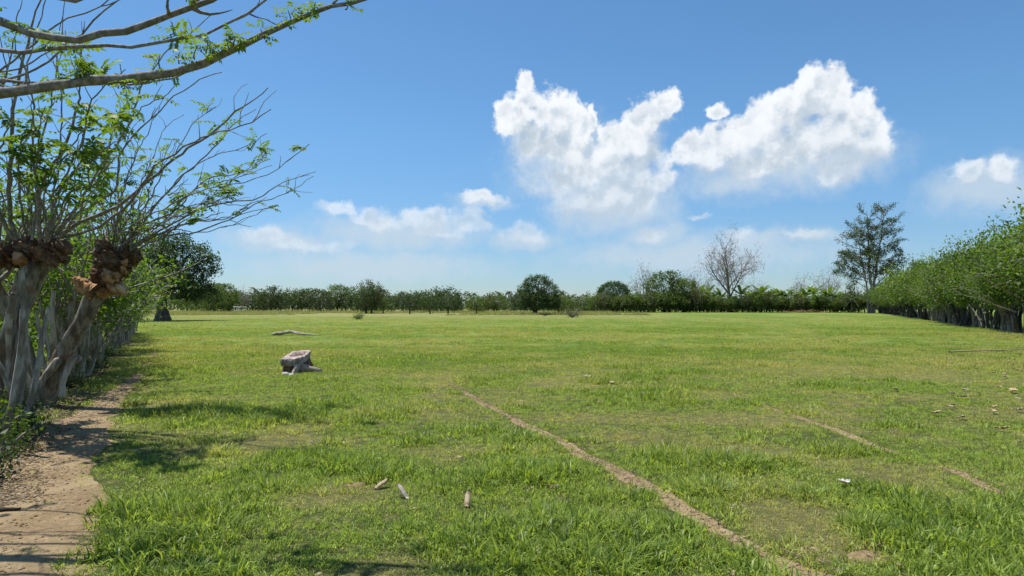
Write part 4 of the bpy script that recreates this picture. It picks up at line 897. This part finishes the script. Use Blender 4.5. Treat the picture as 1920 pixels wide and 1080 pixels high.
def head(root, rng, c0, r, sx=1.0, sz=0.85):
    """the fused, gnarled pollard head the burls sit on"""
    th = np.linspace(0, math.pi, 30); ph = np.arange(44) * 2 * math.pi / 44; T_, P_ = np.meshgrid(th, ph, indexing='ij')
    D_ = np.stack([np.sin(T_) * np.cos(P_), np.sin(T_) * np.sin(P_), np.cos(T_)], -1); o_ = rng.random(2) * 40
    f_ = lambda k: fbm(D_[..., 0] * k + o_[0] + D_[..., 2] * k * 0.7, D_[..., 1] * k + o_[1] + D_[..., 2] * k * 0.6, 5, 3) - 0.5
    nn = 1 + 0.7 * f_(1.6) + 1.3 * np.abs(f_(2.6)) * 1.5 - 0.15 + 0.5 * f_(6.0)
    V = np.array(c0) - np.array(root.location) + D_ * nn[..., None] * r * np.array([sx, 1, sz])
    i0 = np.arange(29)[:, None] * 44; j0 = np.arange(44)[None, :]; j1 = (j0 + 1) % 44
    m_ = Mesh(); m_.add(V.reshape(-1, 3), np.stack([i0 + j0, i0 + 44 + j0, i0 + 44 + j1, i0 + j1], -1).reshape(-1, 4)); link('pollard_head', m_.data('pollard_head', M['bark_knot'], True), root)
rt = np.random.default_rng(99)
# --- overhead tree: stands left of the frame, its long level branches cross the top left
bx, by = -5.1, 4.7
T0 = thing('fence_tree', 'near pollarded tree whose thick level branches cross the top left of the view', 'tree', (bx, by, gz(bx, by)))
hd = np.array([-5.0, 4.6, 2.45]); loc0 = np.array(T0.location)
m_ = Mesh(); m_.tube(dense(np.array([[bx, by, -0.1], [bx + 0.05, by, 1.0], [bx - 0.05, by, 1.8], hd]), 10) - loc0, np.linspace(0.26, 0.24, 10), 12, 0.5, rt, 0.12); link('trunk', m_.data('trunk', M['bark_grey'], True), T0)
burl(T0, rt, hd, 0.30, 5)
def ob(lst, Y0, Y1, r0, r1, **kw):
    p = [hd + rt.normal(0, 0.08, 3)] + px3(lst, Y0, Y1); return whip(T0, rt, p, r0, r1, **kw)
ob([(-260, 200), (-120, 178), (0, 167), (150, 157), (270, 137), (350, 112), (430, 92), (500, 62), (560, 35), (620, 15), (700, -6)], 4.6, 4.5, 0.058, 0.011, tufts=0, k=10, nside=5)
ob([(-220, 60), (-100, 48), (0, 62), (80, 70), (150, 68), (230, 44), (300, 24), (380, 0), (470, -40)], 4.3, 4.1, 0.040, 0.016, tufts=3, tl=0.13, ls=0.05, k=9, leafr=(0.5, 0.9), nside=6)
ob([(-220, 110), (-100, 98), (0, 85), (60, 80), (200, 83), (290, 88), (380, 75), (450, 50), (500, 15), (530, -25)], 4.8, 4.8, 0.026, 0.007, tufts=5, tl=0.13, ls=0.05, leafr=(0.4, 0.95), nside=6)
ob([(-150, 190), (0, 178), (150, 170), (240, 166), (290, 160), (335, 148), (365, 128)], 5.0, 5.0, 0.024, 0.004, tufts=2, tl=0.12, ls=0.05, leafr=(0.6, 1))
ob([(-160, 160), (0, 137), (50, 131), (85, 108), (107, 84), (118, 60)], 5.2, 5.2, 0.016, 0.004, tufts=2, tl=0.12, ls=0.045, leafr=(0.7, 1))
ob([(-200, 10), (-60, 0), (0, 2), (75, 0), (160, -14), (260, -40)], 4.5, 4.4, 0.03, 0.012, tufts=0)
ob([(-180, 240), (-60, 170), (60, 150), (120, 85), (200, 22), (222, 0)], 5.6, 5.5, 0.018, 0.006, tufts=2, tl=0.12, ls=0.05)
ob([(-160, 210), (0, 130), (60, 85), (160, 35), (215, 15), (240, -20)], 5.1, 5.0, 0.014, 0.004, tufts=3, tl=0.12, ls=0.05, leafr=(0.6, 1))
# upright sprouts with leaf tufts standing on the longest branch
for (px, py, hh, dn) in [(150, 128, 26, 16), (166, 132, 18, 14), (300, 112, 26, 5), (222, 150, 14, 4), (336, 104, 22, 6), (365, 96, 22, 5), (386, 84, 26, 14), (400, 84, 18, 6), (430, 78, 22, 12), (437, 72, 20, 10), (488, 58, 20, 6), (540, 30, 26, 9), (566, 18, 18, 5), (590, 12, 24, 10), (648, 2, 14, 5), (262, 148, 14, 3)]:
    b0 = wp(px, py + 16, 4.52); e0 = wp(px + rt.normal(0, 3), py + 16 - hh, 4.52); m_ = Mesh(); c_ = Mesh()
    q = dense(np.array([b0, (b0 + e0) / 2 + rt.normal(0, 0.01, 3), e0]), 5) - loc0; m_.tube(q, np.linspace(0.006, 0.003, 5), 5); v0 = rt.random() * 0.5 + 0.2
    for _ in range(dn): spray(c_, rt, q[rt.integers(2, 5)], rt.normal(0, 1, 3) * [1, 1, 0.6] + [0.1, 0, 0.1], 0.085, 4, 0.038, v0)
    o = link('sprout', m_.data('sprout', M['bark_branch'], True), T0); link('leaves', c_.data('leaves', M['leaf_fresh']), o)

# --- first pollard at the left edge
bx, by = gp(20, 800); T1 = thing('fence_tree', 'thick pollarded tree at the left edge carrying the densest leaves', 'tree', (bx, by, gz(bx, by))); loc1 = np.array(T1.location)
Y1_ = by
def limb(T, lst, Y0, Yn, r, mat='bark_grey', name='trunk', k=12, rough=0.12):
    p = dense(np.array(px3(lst, Y0, Yn)), 18) - np.array(T.location)
    for _ in range(2): p[1:-1] = (p[:-2] + 2 * p[1:-1] + p[2:]) / 4
    rq = np.interp(np.linspace(0, 1, 18), np.linspace(0, 1, len(r)), r); p = np.vstack([p, p[-1] + (p[-1] - p[-2]) * 0.3]); rq = np.append(rq, 0.02)
    n_ = 48; u_ = np.linspace(0, 1, n_); p = dense(p, n_); rq = np.interp(u_, np.linspace(0, 1, len(rq)), rq); k = max(k, 16) if name == 'trunk' else 10
    TH, UU = np.meshgrid(np.arange(k) * 2 * math.pi / k, u_); o1 = rt.random() * 30
    dsp = 1 + 0.85 * (fbm(np.cos(TH) * 1.1 + o1 + UU * 5, np.sin(TH) * 1.1 + UU * 7, 12, 4) - 0.5) + 0.10 * np.sin(3 * TH + UU * 5 + o1)
    m_ = Mesh(); m_.tube(p, rq, k, 0.5, disp=dsp); return link(name, m_.data(name, M[mat], True), T)
limb(T1, [(16, 812), (22, 740), (34, 640), (48, 560), (62, 490)], by, by, [0.09, 0.062, 0.058, 0.07, 0.11])
limb(T1, [(-25, 800), (0, 700), (25, 600), (55, 530), (78, 480)], by + 0.3, by + 0.2, [0.11, 0.085, 0.10, 0.13, 0.18], 'bark_grey')
if 0: limb(T1, [(-30, 790), (-60, 650), (-50, 540), (-10, 470)], by + 0.3, by, [0.11, 0.09, 0.1, 0.15], 'bark_grey')
for c_ in ((62, 470), (100, 475), (10, 478), (-30, 480)):
    head(T1, rt, wp(c_[0], c_[1] - 2, by), 0.17); burl(T1, rt, wp(c_[0], c_[1] + 6, by - 0.10), 0.13, 1)
W1 = [([(30, 450), (5, 380), (8, 300), (30, 200), (55, 100), (80, 0), (90, -60)], 0.032, 2), ([(60, 450), (48, 330), (45, 240), (60, 130), (85, 10), (90, -30)], 0.018, 4),
      ([(75, 450), (90, 350), (118, 260), (140, 200), (152, 160), (150, 90)], 0.030, 7), ([(85, 455), (110, 360), (128, 300), (150, 250), (180, 190), (235, 130)], 0.02, 8),
      ([(60, 450), (70, 330), (90, 220), (105, 100), (122, 0)], 0.02, 5), ([(90, 450), (110, 330), (112, 200), (105, 100), (120, 10)], 0.014, 2),
      ([(100, 455), (150, 380), (200, 280), (250, 190), (320, 100), (370, 60), (395, 28)], 0.020, 3), ([(100, 460), (160, 400), (205, 345), (285, 210), (330, 170), (385, 140), (415, 136)], 0.015, 2),
      ([(40, 460), (0, 400), (-30, 330), (-40, 220)], 0.03, 4), ([(20, 455), (-20, 340), (-15, 200), (30, 80), (35, 20)], 0.02, 4),
      ([(95, 445), (180, 405), (250, 345), (330, 285), (410, 250), (470, 205), (502, 165)], 0.030, 1), ([(95, 450), (170, 420), (240, 370), (300, 310), (380, 265), (440, 250), (508, 205)], 0.022, 2),
      ([(90, 440), (130, 330), (180, 250), (240, 215), (300, 190), (335, 155)], 0.013, 2), ([(80, 440), (100, 320), (150, 230), (200, 220), (240, 260), (255, 285)], 0.012, 8),
      ([(100, 450), (170, 350), (215, 250), (230, 180), (225, 120)], 0.012, 3), ([(-20, 440), (-10, 330), (20, 230), (25, 160)], 0.02, 7),
      ([(70, 440), (75, 340), (70, 260), (60, 190)], 0.016, 11), ([(85, 445), (115, 350), (140, 290), (170, 230)], 0.015, 11), ([(90, 445), (140, 360), (190, 300), (235, 255)], 0.013, 10),
      ([(50, 440), (30, 340), (45, 260), (85, 200)], 0.015, 9), ([(95, 450), (150, 410), (200, 330), (225, 290)], 0.010, 4)]
for (lst, r0, tf) in W1:
    n = len(lst); whip(T1, rt, px3(lst, by + rt.uniform(-0.2, 0.2), by + (rt.uniform(-1.9, -1.0) if tf >= 7 or rt.random() < 0.3 else rt.uniform(-1.2, 0.6))), r0, 0.005, tufts=int(tf * 0.62 + 0.5), tl=0.24, ls=0.10 if tf >= 7 else 0.075, dens=4, leafr=(0.35, 0.97) if tf > 4 else (0.5, 1.0), nside=4)
for i in range(14):
    a = rt.uniform(-40, 110); whip(T1, rt, px3([(a, 470), (a + rt.uniform(-40, 60), 380), (a + rt.uniform(-50, 120), rt.uniform(250, 320))], by + 0.1, by + rt.uniform(-0.6, 1.2)), rt.uniform(0.008, 0.018), 0.004, tufts=int(rt.integers(0, 5)), tl=0.24, ls=0.08, dens=4)

# --- second pollard, leaning into the field with the orange burls
bx, by = gp(75, 765); T2 = thing('fence_tree', 'leaning pollarded tree with swollen orange-brown burls at its head', 'tree', (bx, by, gz(bx, by)))
limb(T2, [(72, 775), (95, 715), (125, 650), (160, 590), (195, 530), (212, 490)], by, by, [0.155, 0.135, 0.125, 0.12, 0.135, 0.17], 'bark_grey', rough=0.10)
limb(T2, [(50, 778), (62, 735), (90, 700), (112, 672)], by - 0.35, by - 0.15, [0.07, 0.055, 0.05, 0.06], 'bark_pale', 'side_stem', 8)
limb(T2, [(115, 745), (118, 715), (128, 690), (150, 668)], by - 0.2, by - 0.1, [0.05, 0.045, 0.05, 0.05], 'bark_pale', 'side_stem', 8)
limb(T2, [(175, 548), (158, 540), (140, 520)], by - 0.25, by - 0.3, [0.13, 0.09, 0.06], 'bark_burl', 'stub', 8)
for (a, b, r) in [(214, 492, 0.23), (240, 480, 0.17), (198, 468, 0.15), (205, 515, 0.18)]: head(T2, rt, wp(a, b, by), r)
for (a, b, r) in [(168, 534, 0.12), (180, 546, 0.13), (200, 522, 0.17), (222, 528, 0.16), (228, 500, 0.12)]:
    burl(T2, rt, wp(a, b, by - 0.16 + rt.normal(0, 0.05)), r * 0.95, 2)
hp = lambda: (rt.uniform(205, 250), rt.uniform(462, 485))
W2 = [([(300, 430), (370, 390), (430, 370), (480, 375), (530, 350), (592, 322)], 0.018, 1), ([(300, 440), (380, 425), (440, 410), (500, 385), (560, 350), (588, 330)], 0.014, 1),
      ([(280, 420), (340, 370), (390, 340), (440, 320), (480, 300), (500, 285)], 0.02, 7), ([(270, 410), (320, 350), (360, 310), (400, 275), (440, 230), (480, 205)], 0.02, 2),
      ([(260, 400), (300, 330), (340, 270), (380, 225), (405, 200)], 0.013, 1), ([(250, 400), (280, 310), (300, 240), (345, 215)], 0.012, 3),
      ([(290, 430), (350, 400), (400, 365), (440, 330), (480, 310), (500, 300)], 0.013, 8), ([(290, 425), (340, 385), (370, 350), (400, 345), (450, 335), (510, 310)], 0.013, 6),
      ([(235, 400), (245, 330), (260, 270), (300, 200)], 0.013, 2), ([(225, 410), (215, 340), (220, 270), (250, 220)], 0.013, 3), ([(215, 420), (190, 350), (195, 290), (215, 240)], 0.012, 4),
      ([(295, 440), (360, 420), (420, 430), (470, 410), (520, 385)], 0.009, 1), ([(280, 435), (330, 400), (400, 380), (460, 385), (500, 370)], 0.011, 4),
      ([(270, 425), (330, 380), (380, 345), (450, 345), (520, 310), (580, 270)], 0.013, 2), ([(265, 400), (330, 320), (400, 290), (480, 270), (500, 250)], 0.012, 2), ([(245, 430), (225, 380), (190, 340), (170, 300)], 0.011, 5)]
for (lst, r0, tf) in W2: whip(T2, rt, px3([hp()] + lst, by - 0.1, by + rt.uniform(-0.9, 0.7)), r0, 0.0045, tufts=tf, tl=0.2, ls=0.075, dens=4, leafr=(0.35, 0.98), nside=4)
for i in range(22):
    a = rt.uniform(-0.9, 1.25); L = rt.uniform(90, 260); s0 = hp(); whip(T2, rt, px3([s0, (s0[0] + math.sin(a) * L * 0.45, s0[1] - math.cos(a) * L * 0.5), (s0[0] + math.sin(a) * L * 1.1, s0[1] - math.cos(a) * L * 0.9)], by, by + rt.uniform(-0.9, 1.3)), rt.uniform(0.008, 0.016), 0.004, tufts=int(rt.integers(0, 4)), tl=0.2, ls=0.07, dens=4)
# two bare sticks poking out of the row toward the field
for (lst, lb) in (([(262, 580), (275, 560), (303, 528)], 'bare grey stick poking from the left fence row, lower one'), ([(258, 572), (275, 548), (308, 512)], 'bare grey stick poking from the left fence row, upper one')):
    p = np.array(px3(lst, 24, 24)); o = Mesh(); o.tube(dense(p, 8) - p[0], np.linspace(0.05, 0.02, 8), 6); q = link('bare_stick', o.data('bare_stick', M['bark_branch'], True)); q.location = p[0]; tag(q, lb, 'stick')

# third and fourth pollards further along, slimmer
for j, (px, py) in enumerate([(95, 738), (128, 712)]):
    x, y = gp(px, py); x -= 0.3
    stamp(fence_tree(500 + j, 4.4, 'leaf_fresh', 2, 0.30, 1400, 0.10, 0.13, 1.3, 'bark_grey', 2.2, 9), 'fence_tree', ['grey forked fence tree directly behind the leaning burl tree', 'second grey fence tree behind the leaning burl tree, more slender'][j], 'tree', x, y)
# undergrowth at the foot of the fence
UG = [shrub(600 + j, 0.55, 0.7, 'leaf_hedge' if j % 2 else 'leaf_dark', 420, 0.055) for j in range(3)]
for j, (px, py, s_) in enumerate([(12, 830, 1.1), (-30, 860, 1.2), (40, 800, 0.9), (25, 770, 0.9), (75, 765, 0.8), (105, 752, 0.7), (150, 728, 0.7), (130, 715, 0.9), (170, 700, 0.8), (185, 690, 0.9), (205, 668, 0.9), (212, 655, 1.0), (-70, 900, 1.2)]):
    x, y = gp(px, py); stamp(UG[j % 3], 'low_plant', 'low leafy weed at the foot of the left fence', 'plant', x - 0.15, y, j * 1.1, s_, 'weeds at the foot of the left fence')

# ------------------------------------------------------------------ fallen litter under fence and on turf (uncountable)
LIT = bpy.data.collections.new('litter_sources')
for s_ in range(4):
    r = np.random.default_rng(s_); m_ = Mesh(); n = 7; C = np.c_[r.normal(0, 0.06, (n, 2)), np.full(n, 0.012)]
    m_.leaves(C, np.c_[r.normal(0, 1, (n, 2)), r.normal(0, 0.2, n)], np.c_[r.normal(0, 0.3, (n, 2)), np.ones(n)], 0.05, 0.024, r.random(n))
    if s_ == 3:
        for _ in range(3): a = r.normal(0, 0.08, 2); b2 = r.normal(0, 0.12, 2); m_.tube([[a[0], a[1], 0.01], [a[0] + b2[0], a[1] + b2[1], 0.015]], [0.004, 0.003], 4)
    o = bpy.data.objects.new('litter_source_%d' % s_, m_.data('litter', M['leaf_dry'])); LIT.objects.link(o)
y = 5.2 + 34 * rg.random(9000) ** 1.6; x = lx(y) + rg.normal(0.05, 0.40, len(y))
x2, y2 = wedge(3, 14, 1.6); x3 = rg.uniform(10, 26, 900); y3 = rg.uniform(16, 45, 900)
kp = rg.random(len(x3)) < np.clip((x3 - hx(y3) + 12) / 12, 0, 1); x3, y3 = x3[kp], y3[kp]
X_ = np.concatenate([x, x2, x3]); Y_ = np.concatenate([y, y2, y3]); up_ = np.concatenate([np.zeros(len(x)), np.full(len(x2), 0.035), np.full(len(x3), 0.06)])
scatter('leaf_litter', 'dry fallen leaves and twigs under the fence trees and in the grass', np.stack([X_, Y_, hgt(X_, Y_) + up_], -1), rg.integers(0, 4, len(X_)).astype(np.int32),
        rg.uniform(0.45, 0.95, len(X_)).astype(np.float32), (rg.random(len(X_)) * 6.28).astype(np.float32), np.zeros(len(X_), np.float32), LIT, cat='leaf litter')

# ------------------------------------------------------------------ stump
x, y = gp(557, 697); ST = thing('tree_stump', 'weathered sawn stump with tilted grey top and hollow middle', 'stump', (x, y, gz(x, y)))
rs = np.random.default_rng(2); kk = 28; th = np.arange(kk) * 2 * math.pi / kk
base = np.stack([0.33 * np.cos(th) * (1 + 0.25 * rs.standard_normal(kk) * 0.5), 0.30 * np.sin(th) * (1 + 0.12 * rs.standard_normal(kk))], -1)
shape = np.array([[-0.40, -0.20], [-0.18, -0.27], [0.12, -0.25], [0.30, -0.12], [0.33, 0.14], [0.28, 0.34], [0.02, 0.36], [-0.20, 0.34], [-0.33, 0.12]])
sh = dense(np.vstack([shape, shape[:1]]), kk + 1)[:kk]; sh = sh * (1 + 0.03 * rs.standard_normal((kk, 1)))
def ztop(p): return 0.29 + 0.20 * (p[..., 1] + 0.2) + 0.05 * p[..., 0]
rings = []
for (z_, s2, ox, oy) in ((-0.05, 1.12, 0.04, 0.0), (0.05, 1.02, 0.05, 0.02), (0.13, 0.92, 0.07, 0.05), (0.20, 0.86, 0.06, 0.05)):
    rings.append(np.c_[sh * s2 * (1 + 0.08 * rs.standard_normal((kk, 1))) + [ox, oy], z_ + 0.02 * rs.standard_normal(kk)])
rings.append(np.c_[sh * 0.95, ztop(sh) - 0.12])
def loft(m_, rings, kk):
    V = np.concatenate(rings); n = len(rings); i = np.arange(n - 1)[:, None] * kk; j = np.arange(kk)[None, :]; j2 = (j + 1) % kk
    m_.add(V, np.stack([i + j, i + j2, i + kk + j2, i + kk + j], -1).reshape(-1, 4))
m_ = Mesh(); loft(m_, rings, kk); link('bark_side', m_.data('bark_side', M['wood_rot']), ST)
m_ = Mesh(); hol = sh * 0.52 + [0.03, 0.04]
j1_ = 1 + 0.025 * rs.standard_normal((kk, 1)); loft(m_, [np.c_[sh * 0.90, ztop(sh) - 0.14], np.c_[sh * 0.96 * j1_, ztop(sh) - 0.11], np.c_[sh * 1.0 * j1_, ztop(sh) - 0.015 + 0.01 * rs.standard_normal(kk)], np.c_[sh * 0.96 * j1_, ztop(sh) + 0.008 * rs.standard_normal(kk)], np.c_[hol * 1.1, ztop(hol) + 0.004 * rs.standard_normal(kk)], np.c_[hol, ztop(hol) - 0.05], np.c_[hol * 0.8, ztop(hol) - 0.06]], kk)
link('cut_top', m_.data('cut_top', M['wood_cut']), ST)
m_ = Mesh(); ctr = hol.mean(0); loft(m_, [np.c_[hol * 0.99, ztop(hol) - 0.045], np.c_[hol * 0.5 + ctr * 0.5, ztop(hol) - 0.05 + 0.01 * rs.standard_normal(kk)], np.c_[hol * 0.01 + ctr, ztop(hol) - 0.05]], kk); link('hollow', m_.data('hollow', M['wood_rot']), ST)
m_ = Mesh()
for dy in (0.0, 0.09): m_.tube(dense(np.array([[0.1, -0.1 + dy, 0.12], [0.35, -0.12 + dy, 0.08], [0.55, -0.05 + dy * 1.5, 0.04], [0.70, 0.0 + dy * 2, 0.0]]), 8), np.linspace(0.085, 0.03, 8), 8, 0.5, rs, 0.3)
link('root', m_.data('root', M['wood_dead']), ST)
ST.scale = (0.84, 0.84, 1.3)
m_ = Mesh(); m_.tube(dense(np.array([[0.10, -0.12, 0.14], [0.06, -0.26, 0.06], [0.0, -0.36, -0.03]]), 6), np.linspace(0.10, 0.05, 6), 8, 0.5, rs, 0.3); link('root', m_.data('root', M['wood_dead']), ST)
def rock(px, py, r, label, mat='stone', flat=0.6, name='stone', cat='stone', group=None):
    x, y = gp(px, py); th = np.linspace(0, math.pi, 6); ph = np.arange(9) * 2 * math.pi / 9; T_, P_ = np.meshgrid(th, ph, indexing='ij')
    D_ = np.stack([np.sin(T_) * np.cos(P_), np.sin(T_) * np.sin(P_), np.cos(T_)], -1); q = 1 + 0.35 * (rs.random(T_.shape) - 0.5); q[0] = q[0, 0]; q[-1] = q[-1, 0]
    V = D_ * q[..., None] * r * [1.2, 0.9, flat]; m_ = Mesh(); i0 = np.arange(5)[:, None] * 9; j0 = np.arange(9)[None, :]; j1 = (j0 + 1) % 9
    m_.add(V.reshape(-1, 3), np.stack([i0 + j0, i0 + 9 + j0, i0 + 9 + j1, i0 + j1], -1).reshape(-1, 4)); o = link(name, m_.data(name, M[mat])); o.location = (x, y, gz(x, y) + r * flat * 0.55); tag(o, label, cat, group)
rock(535, 704, 0.075, 'pale squarish stone in front of the stump, left one', flat=0.8); rock(546, 705, 0.06, 'pale broken stone in front of the stump, right one', flat=0.8)
# dead branch beyond the stump
x, y = gp(547, 629); DB = thing('fallen_branch', 'bleached fallen branch lying in the grass beyond the stump', 'branch', (x, y, gz(x, y)))
m_ = Mesh(); m_.tube(dense(np.array([[-1.05, 0, 0.04], [-0.6, 0.05, 0.12], [-0.1, 0, 0.20], [0.25, 0, 0.17], [0.7, 0.1, 0.06], [1.3, 0.15, 0.02]]), 16), np.linspace(0.11, 0.04, 16), 8, 0.5, rs, 0.2); link('limb', m_.data('limb', M['wood_dead'], True), DB)
m_ = Mesh(); m_.tube(dense(np.array([[0.1, 0, 0.16], [0.5, -0.3, 0.10], [1.0, -0.4, 0.08], [1.7, -0.4, 0.03]]), 8), np.linspace(0.06, 0.02, 8), 6, 0.5, rs, 0.15); link('fork', m_.data('fork', M['wood_dead'], True), DB)
m_ = Mesh(); m_.tube(dense(np.array([[-0.7, 0, 0.1], [-0.75, -0.2, 0.16], [-1.1, -0.35, 0.03]]), 6), np.linspace(0.05, 0.02, 6), 6, 0.5, rs, 0.15); link('fork', m_.data('fork', M['wood_dead'], True), DB)

# wood chips in the near grass
def chip(a, b, w_, label, mat='chip'):
    x, y = gp(*a); p = np.array([x, y, gz(x, y) + 0.012]); q = wp(b[0], b[1], y + 0.09); q[2] = max(q[2], p[2] + 0.03)
    L = np.linalg.norm(q - p); T = (q - p) / L; S = norm(np.cross(T, [0, 0, 1.0])); N = np.cross(S, T); rc = np.random.default_rng(int(a[0]))
    n = 8; V = []; sec = [(-1, -0.1), (-0.75, 0.22), (0.1, 0.34), (0.8, 0.2), (1, -0.1), (0.1, -0.25)]
    for i in range(n):
        u = i / (n - 1); ww = w_ * (0.85 + 0.2 * math.sin(u * 3.1) + 0.10 * rc.standard_normal()); c_ = T * L * u
        for (s_, h_) in sec: V.append(c_ + S * s_ * ww / 2 + N * (h_ * w_ * 0.8 + 0.03 * w_ * rc.standard_normal()) + T * 0.12 * w_ * rc.standard_normal())
    f = [[i * 6 + j, i * 6 + (j + 1) % 6, (i + 1) * 6 + (j + 1) % 6, (i + 1) * 6 + j] for i in range(n - 1) for j in range(6)]
    m_ = Mesh(); m_.add(V, f); m_.F.append(np.array([[0, 1, 2, 3, 4, 5], [47, 46, 45, 44, 43, 42]])); o = link('wood_chip', m_.data('wood_chip', M[mat])); o.location = p; tag(o, label, 'wood chip')
chip((704, 921), (727, 898), 0.05, 'pale split wood piece lying slanted left of the other two chips')
chip((764, 940), (747, 908), 0.038, 'brownish bark strip in the grass between two pale chips', 'wood_dead')
chip((875, 956), (878, 920), 0.045, 'pale straight wood piece pointing away, right of the bark strip')
def curl(px, py, s_, label, rz, mat='chip', group=None):
    x, y = gp(px, py); m_ = Mesh(); u = np.linspace(-1, 1, 9); v_ = np.linspace(-1, 1, 7); U_, V_ = np.meshgrid(u, v_, indexing='ij')
    wd = np.sqrt(np.clip(1 - U_ ** 2, 0, 1)) * (1 + 0.25 * np.sin(U_ * 7)); Xx = U_ * s_; Yy = V_ * s_ * 0.5 * wd; Zz = s_ * (0.35 * U_ ** 2 + 0.25 * (V_ * wd) ** 2 + 0.08 * np.sin(U_ * 5 + V_ * 3))
    top = np.stack([Xx, Yy, Zz], -1).reshape(-1, 3); i0 = np.arange(8)[:, None] * 7 + np.arange(6)[None, :]
    m_.add(top, np.stack([i0, i0 + 7, i0 + 8, i0 + 1], -1).reshape(-1, 4), 0.9); o = link('dead_leaf', m_.data('dead_leaf', M[mat], True)); o.location = (x, y, gz(x, y) + 0.045); o.rotation_euler = (0.15, 0.1, rz); tag(o, label, 'leaf', group)
    so = o.modifiers.new('thickness', 'SOLIDIFY'); so.thickness = 0.002
curl(1583, 914, 0.065, 'pale curled dead leaf on the grass at lower right', 0.4, 'stone')
for (px, py, s_, lb) in [(1103, 710, 0.10, 'tan dead leaf left of its neighbour near the middle of the field'), (1147, 722, 0.09, 'tan dead leaf right of its neighbour near the middle of the field'),
    (1755, 780, 0.09, 'pale dead leaf at right below the hedge shade'), (1880, 812, 0.08, 'pale dead leaf near the right edge of the picture'), (1680, 735, 0.09, 'pale dead leaf farther off on the right grass'),
    (1008, 1050, 0.03, 'small pale leaf at the bottom centre of the grass'), (861, 870, 0.03, 'small grey leaf in the grass above the wood chips'), (645, 838, 0.028, 'tiny whitish leaf above the bare patch'),
    (1170, 785, 0.04, 'whitish leaf right of the worn track in mid field'), (978, 760, 0.04, 'whitish leaf just above the worn track'), (1900, 737, 0.12, 'long pale leaf at the right edge in mid field')]:
    curl(px, py, s_, lb, px * 0.7, 'chip')
rf = np.random.default_rng(31)
for _ in range(60):
    px, py = rf.uniform(1560, 1920), rf.uniform(612, 790)
    if (px - 1560) / 360 * 1.2 < rf.random() * 0.9: continue
    curl(px, py, rf.uniform(0.035, 0.085), 'pale fallen leaf on the grass near the right hedge', px, 'chip', 'pale leaves fallen near the right hedge')
for (a, b, lb) in (((1780, 664), (1925, 659), 'long bleached stick in the grass in front of the right hedge'), ((-12, 960), (38, 958), 'short dark stick lying across the footpath at the left edge')):
    p = np.array([*gp(*a), 0.0]); q = np.array([*gp(*b), 0.0]); L = np.linalg.norm(q - p); r0 = 0.02 if a[0] < 0 else 0.03
    c_ = dense(np.array([p, (p + q) / 2 + rf.normal(0, 0.03, 3) * L, q]), 10); c_[:, 2] = hgt(c_[:, 0], c_[:, 1]) + (0.02 if a[0] < 0 else 0.09); m_ = Mesh(); m_.tube(c_ - p, np.linspace(r0, r0 * 0.5, 10), 6, 0.5, rf, 0.15)
    o = link('stick', m_.data('stick', M['chip' if a[0] > 0 else 'bark_dark'], True)); o.location = p; tag(o, lb, 'stick')

# bare grey poles leaning out of the right hedge
for (a, b, Ya, Yb, lb) in (((1915, 560), (1825, 512), 36, 35, 'bleached bare pole leaning out of the right hedge, upper one'), ((1925, 548), (1868, 522), 36, 35, 'bleached bare pole leaning out of the right hedge, shorter one'), ((1905, 585), (1832, 555), 37, 36, 'bleached bare pole leaning out of the right hedge, lower one')):
    p = wp(a[0], a[1], Ya); q = wp(b[0], b[1], Yb); m_ = Mesh(); c_ = dense(np.array([p, (p + q) / 2 + rf.normal(0, 0.06, 3), q]), 8)
    m_.tube(c_ - p, np.linspace(0.05, 0.025, 8), 6, 0.5, rf, 0.1); o = link('bare_stick', m_.data('bare_stick', M['bark_pale'], True)); o.location = p; tag(o, lb, 'stick')

# crumbs of soil and pebbles lying on the bare tracks (uncountable)
PEB = bpy.data.collections.new('pebble_sources')
for s_ in range(3):
    r = np.random.default_rng(70 + s_); th = np.linspace(0, math.pi, 5); ph = np.arange(6) * 2 * math.pi / 6; T_, P_ = np.meshgrid(th, ph, indexing='ij')
    D_ = np.stack([np.sin(T_) * np.cos(P_), np.sin(T_) * np.sin(P_), np.cos(T_)], -1) * (1 + 0.4 * (r.random((5, 6, 1)) - 0.5)) * [1, 0.8, 0.6]
    m_ = Mesh(); i0 = np.arange(4)[:, None] * 6; j0 = np.arange(6)[None, :]; j1 = (j0 + 1) % 6
    m_.add(D_.reshape(-1, 3), np.stack([i0 + j0, i0 + 6 + j0, i0 + 6 + j1, i0 + j1], -1).reshape(-1, 4)); o = bpy.data.objects.new('pebble_source_%d' % s_, m_.data('pebble', M[('dirt', 'dirt', 'chip')[s_]])); PEB.objects.link(o)
xs, ys = [], []
for q_, (c_, wd) in enumerate(PATHS[:4]):
    n = (5200, 2600, 500, 400)[q_]; k_ = rg.integers(0, len(c_), n); e = rg.normal(0, 0.75, n) * wd[k_]; a_ = rg.random(n) * 6.28
    xs.append(c_[k_, 0] + e * np.cos(a_)); ys.append(c_[k_, 1] + e * np.sin(a_) + rg.normal(0, 0.03, n))
x = np.concatenate(xs); y = np.concatenate(ys); sel = y > 2; x, y = x[sel], y[sel]
scatter('soil_crumbs', 'small pebbles and crumbs of soil on the bare tracks', np.stack([x, y, hgt(x, y) + 0.008], -1), rg.integers(0, 3, len(x)).astype(np.int32),
        (0.003 + 0.013 * rg.random(len(x)) ** 3).astype(np.float32), (rg.random(len(x)) * 6.28).astype(np.float32), np.zeros(len(x), np.float32), PEB, cat='pebbles')
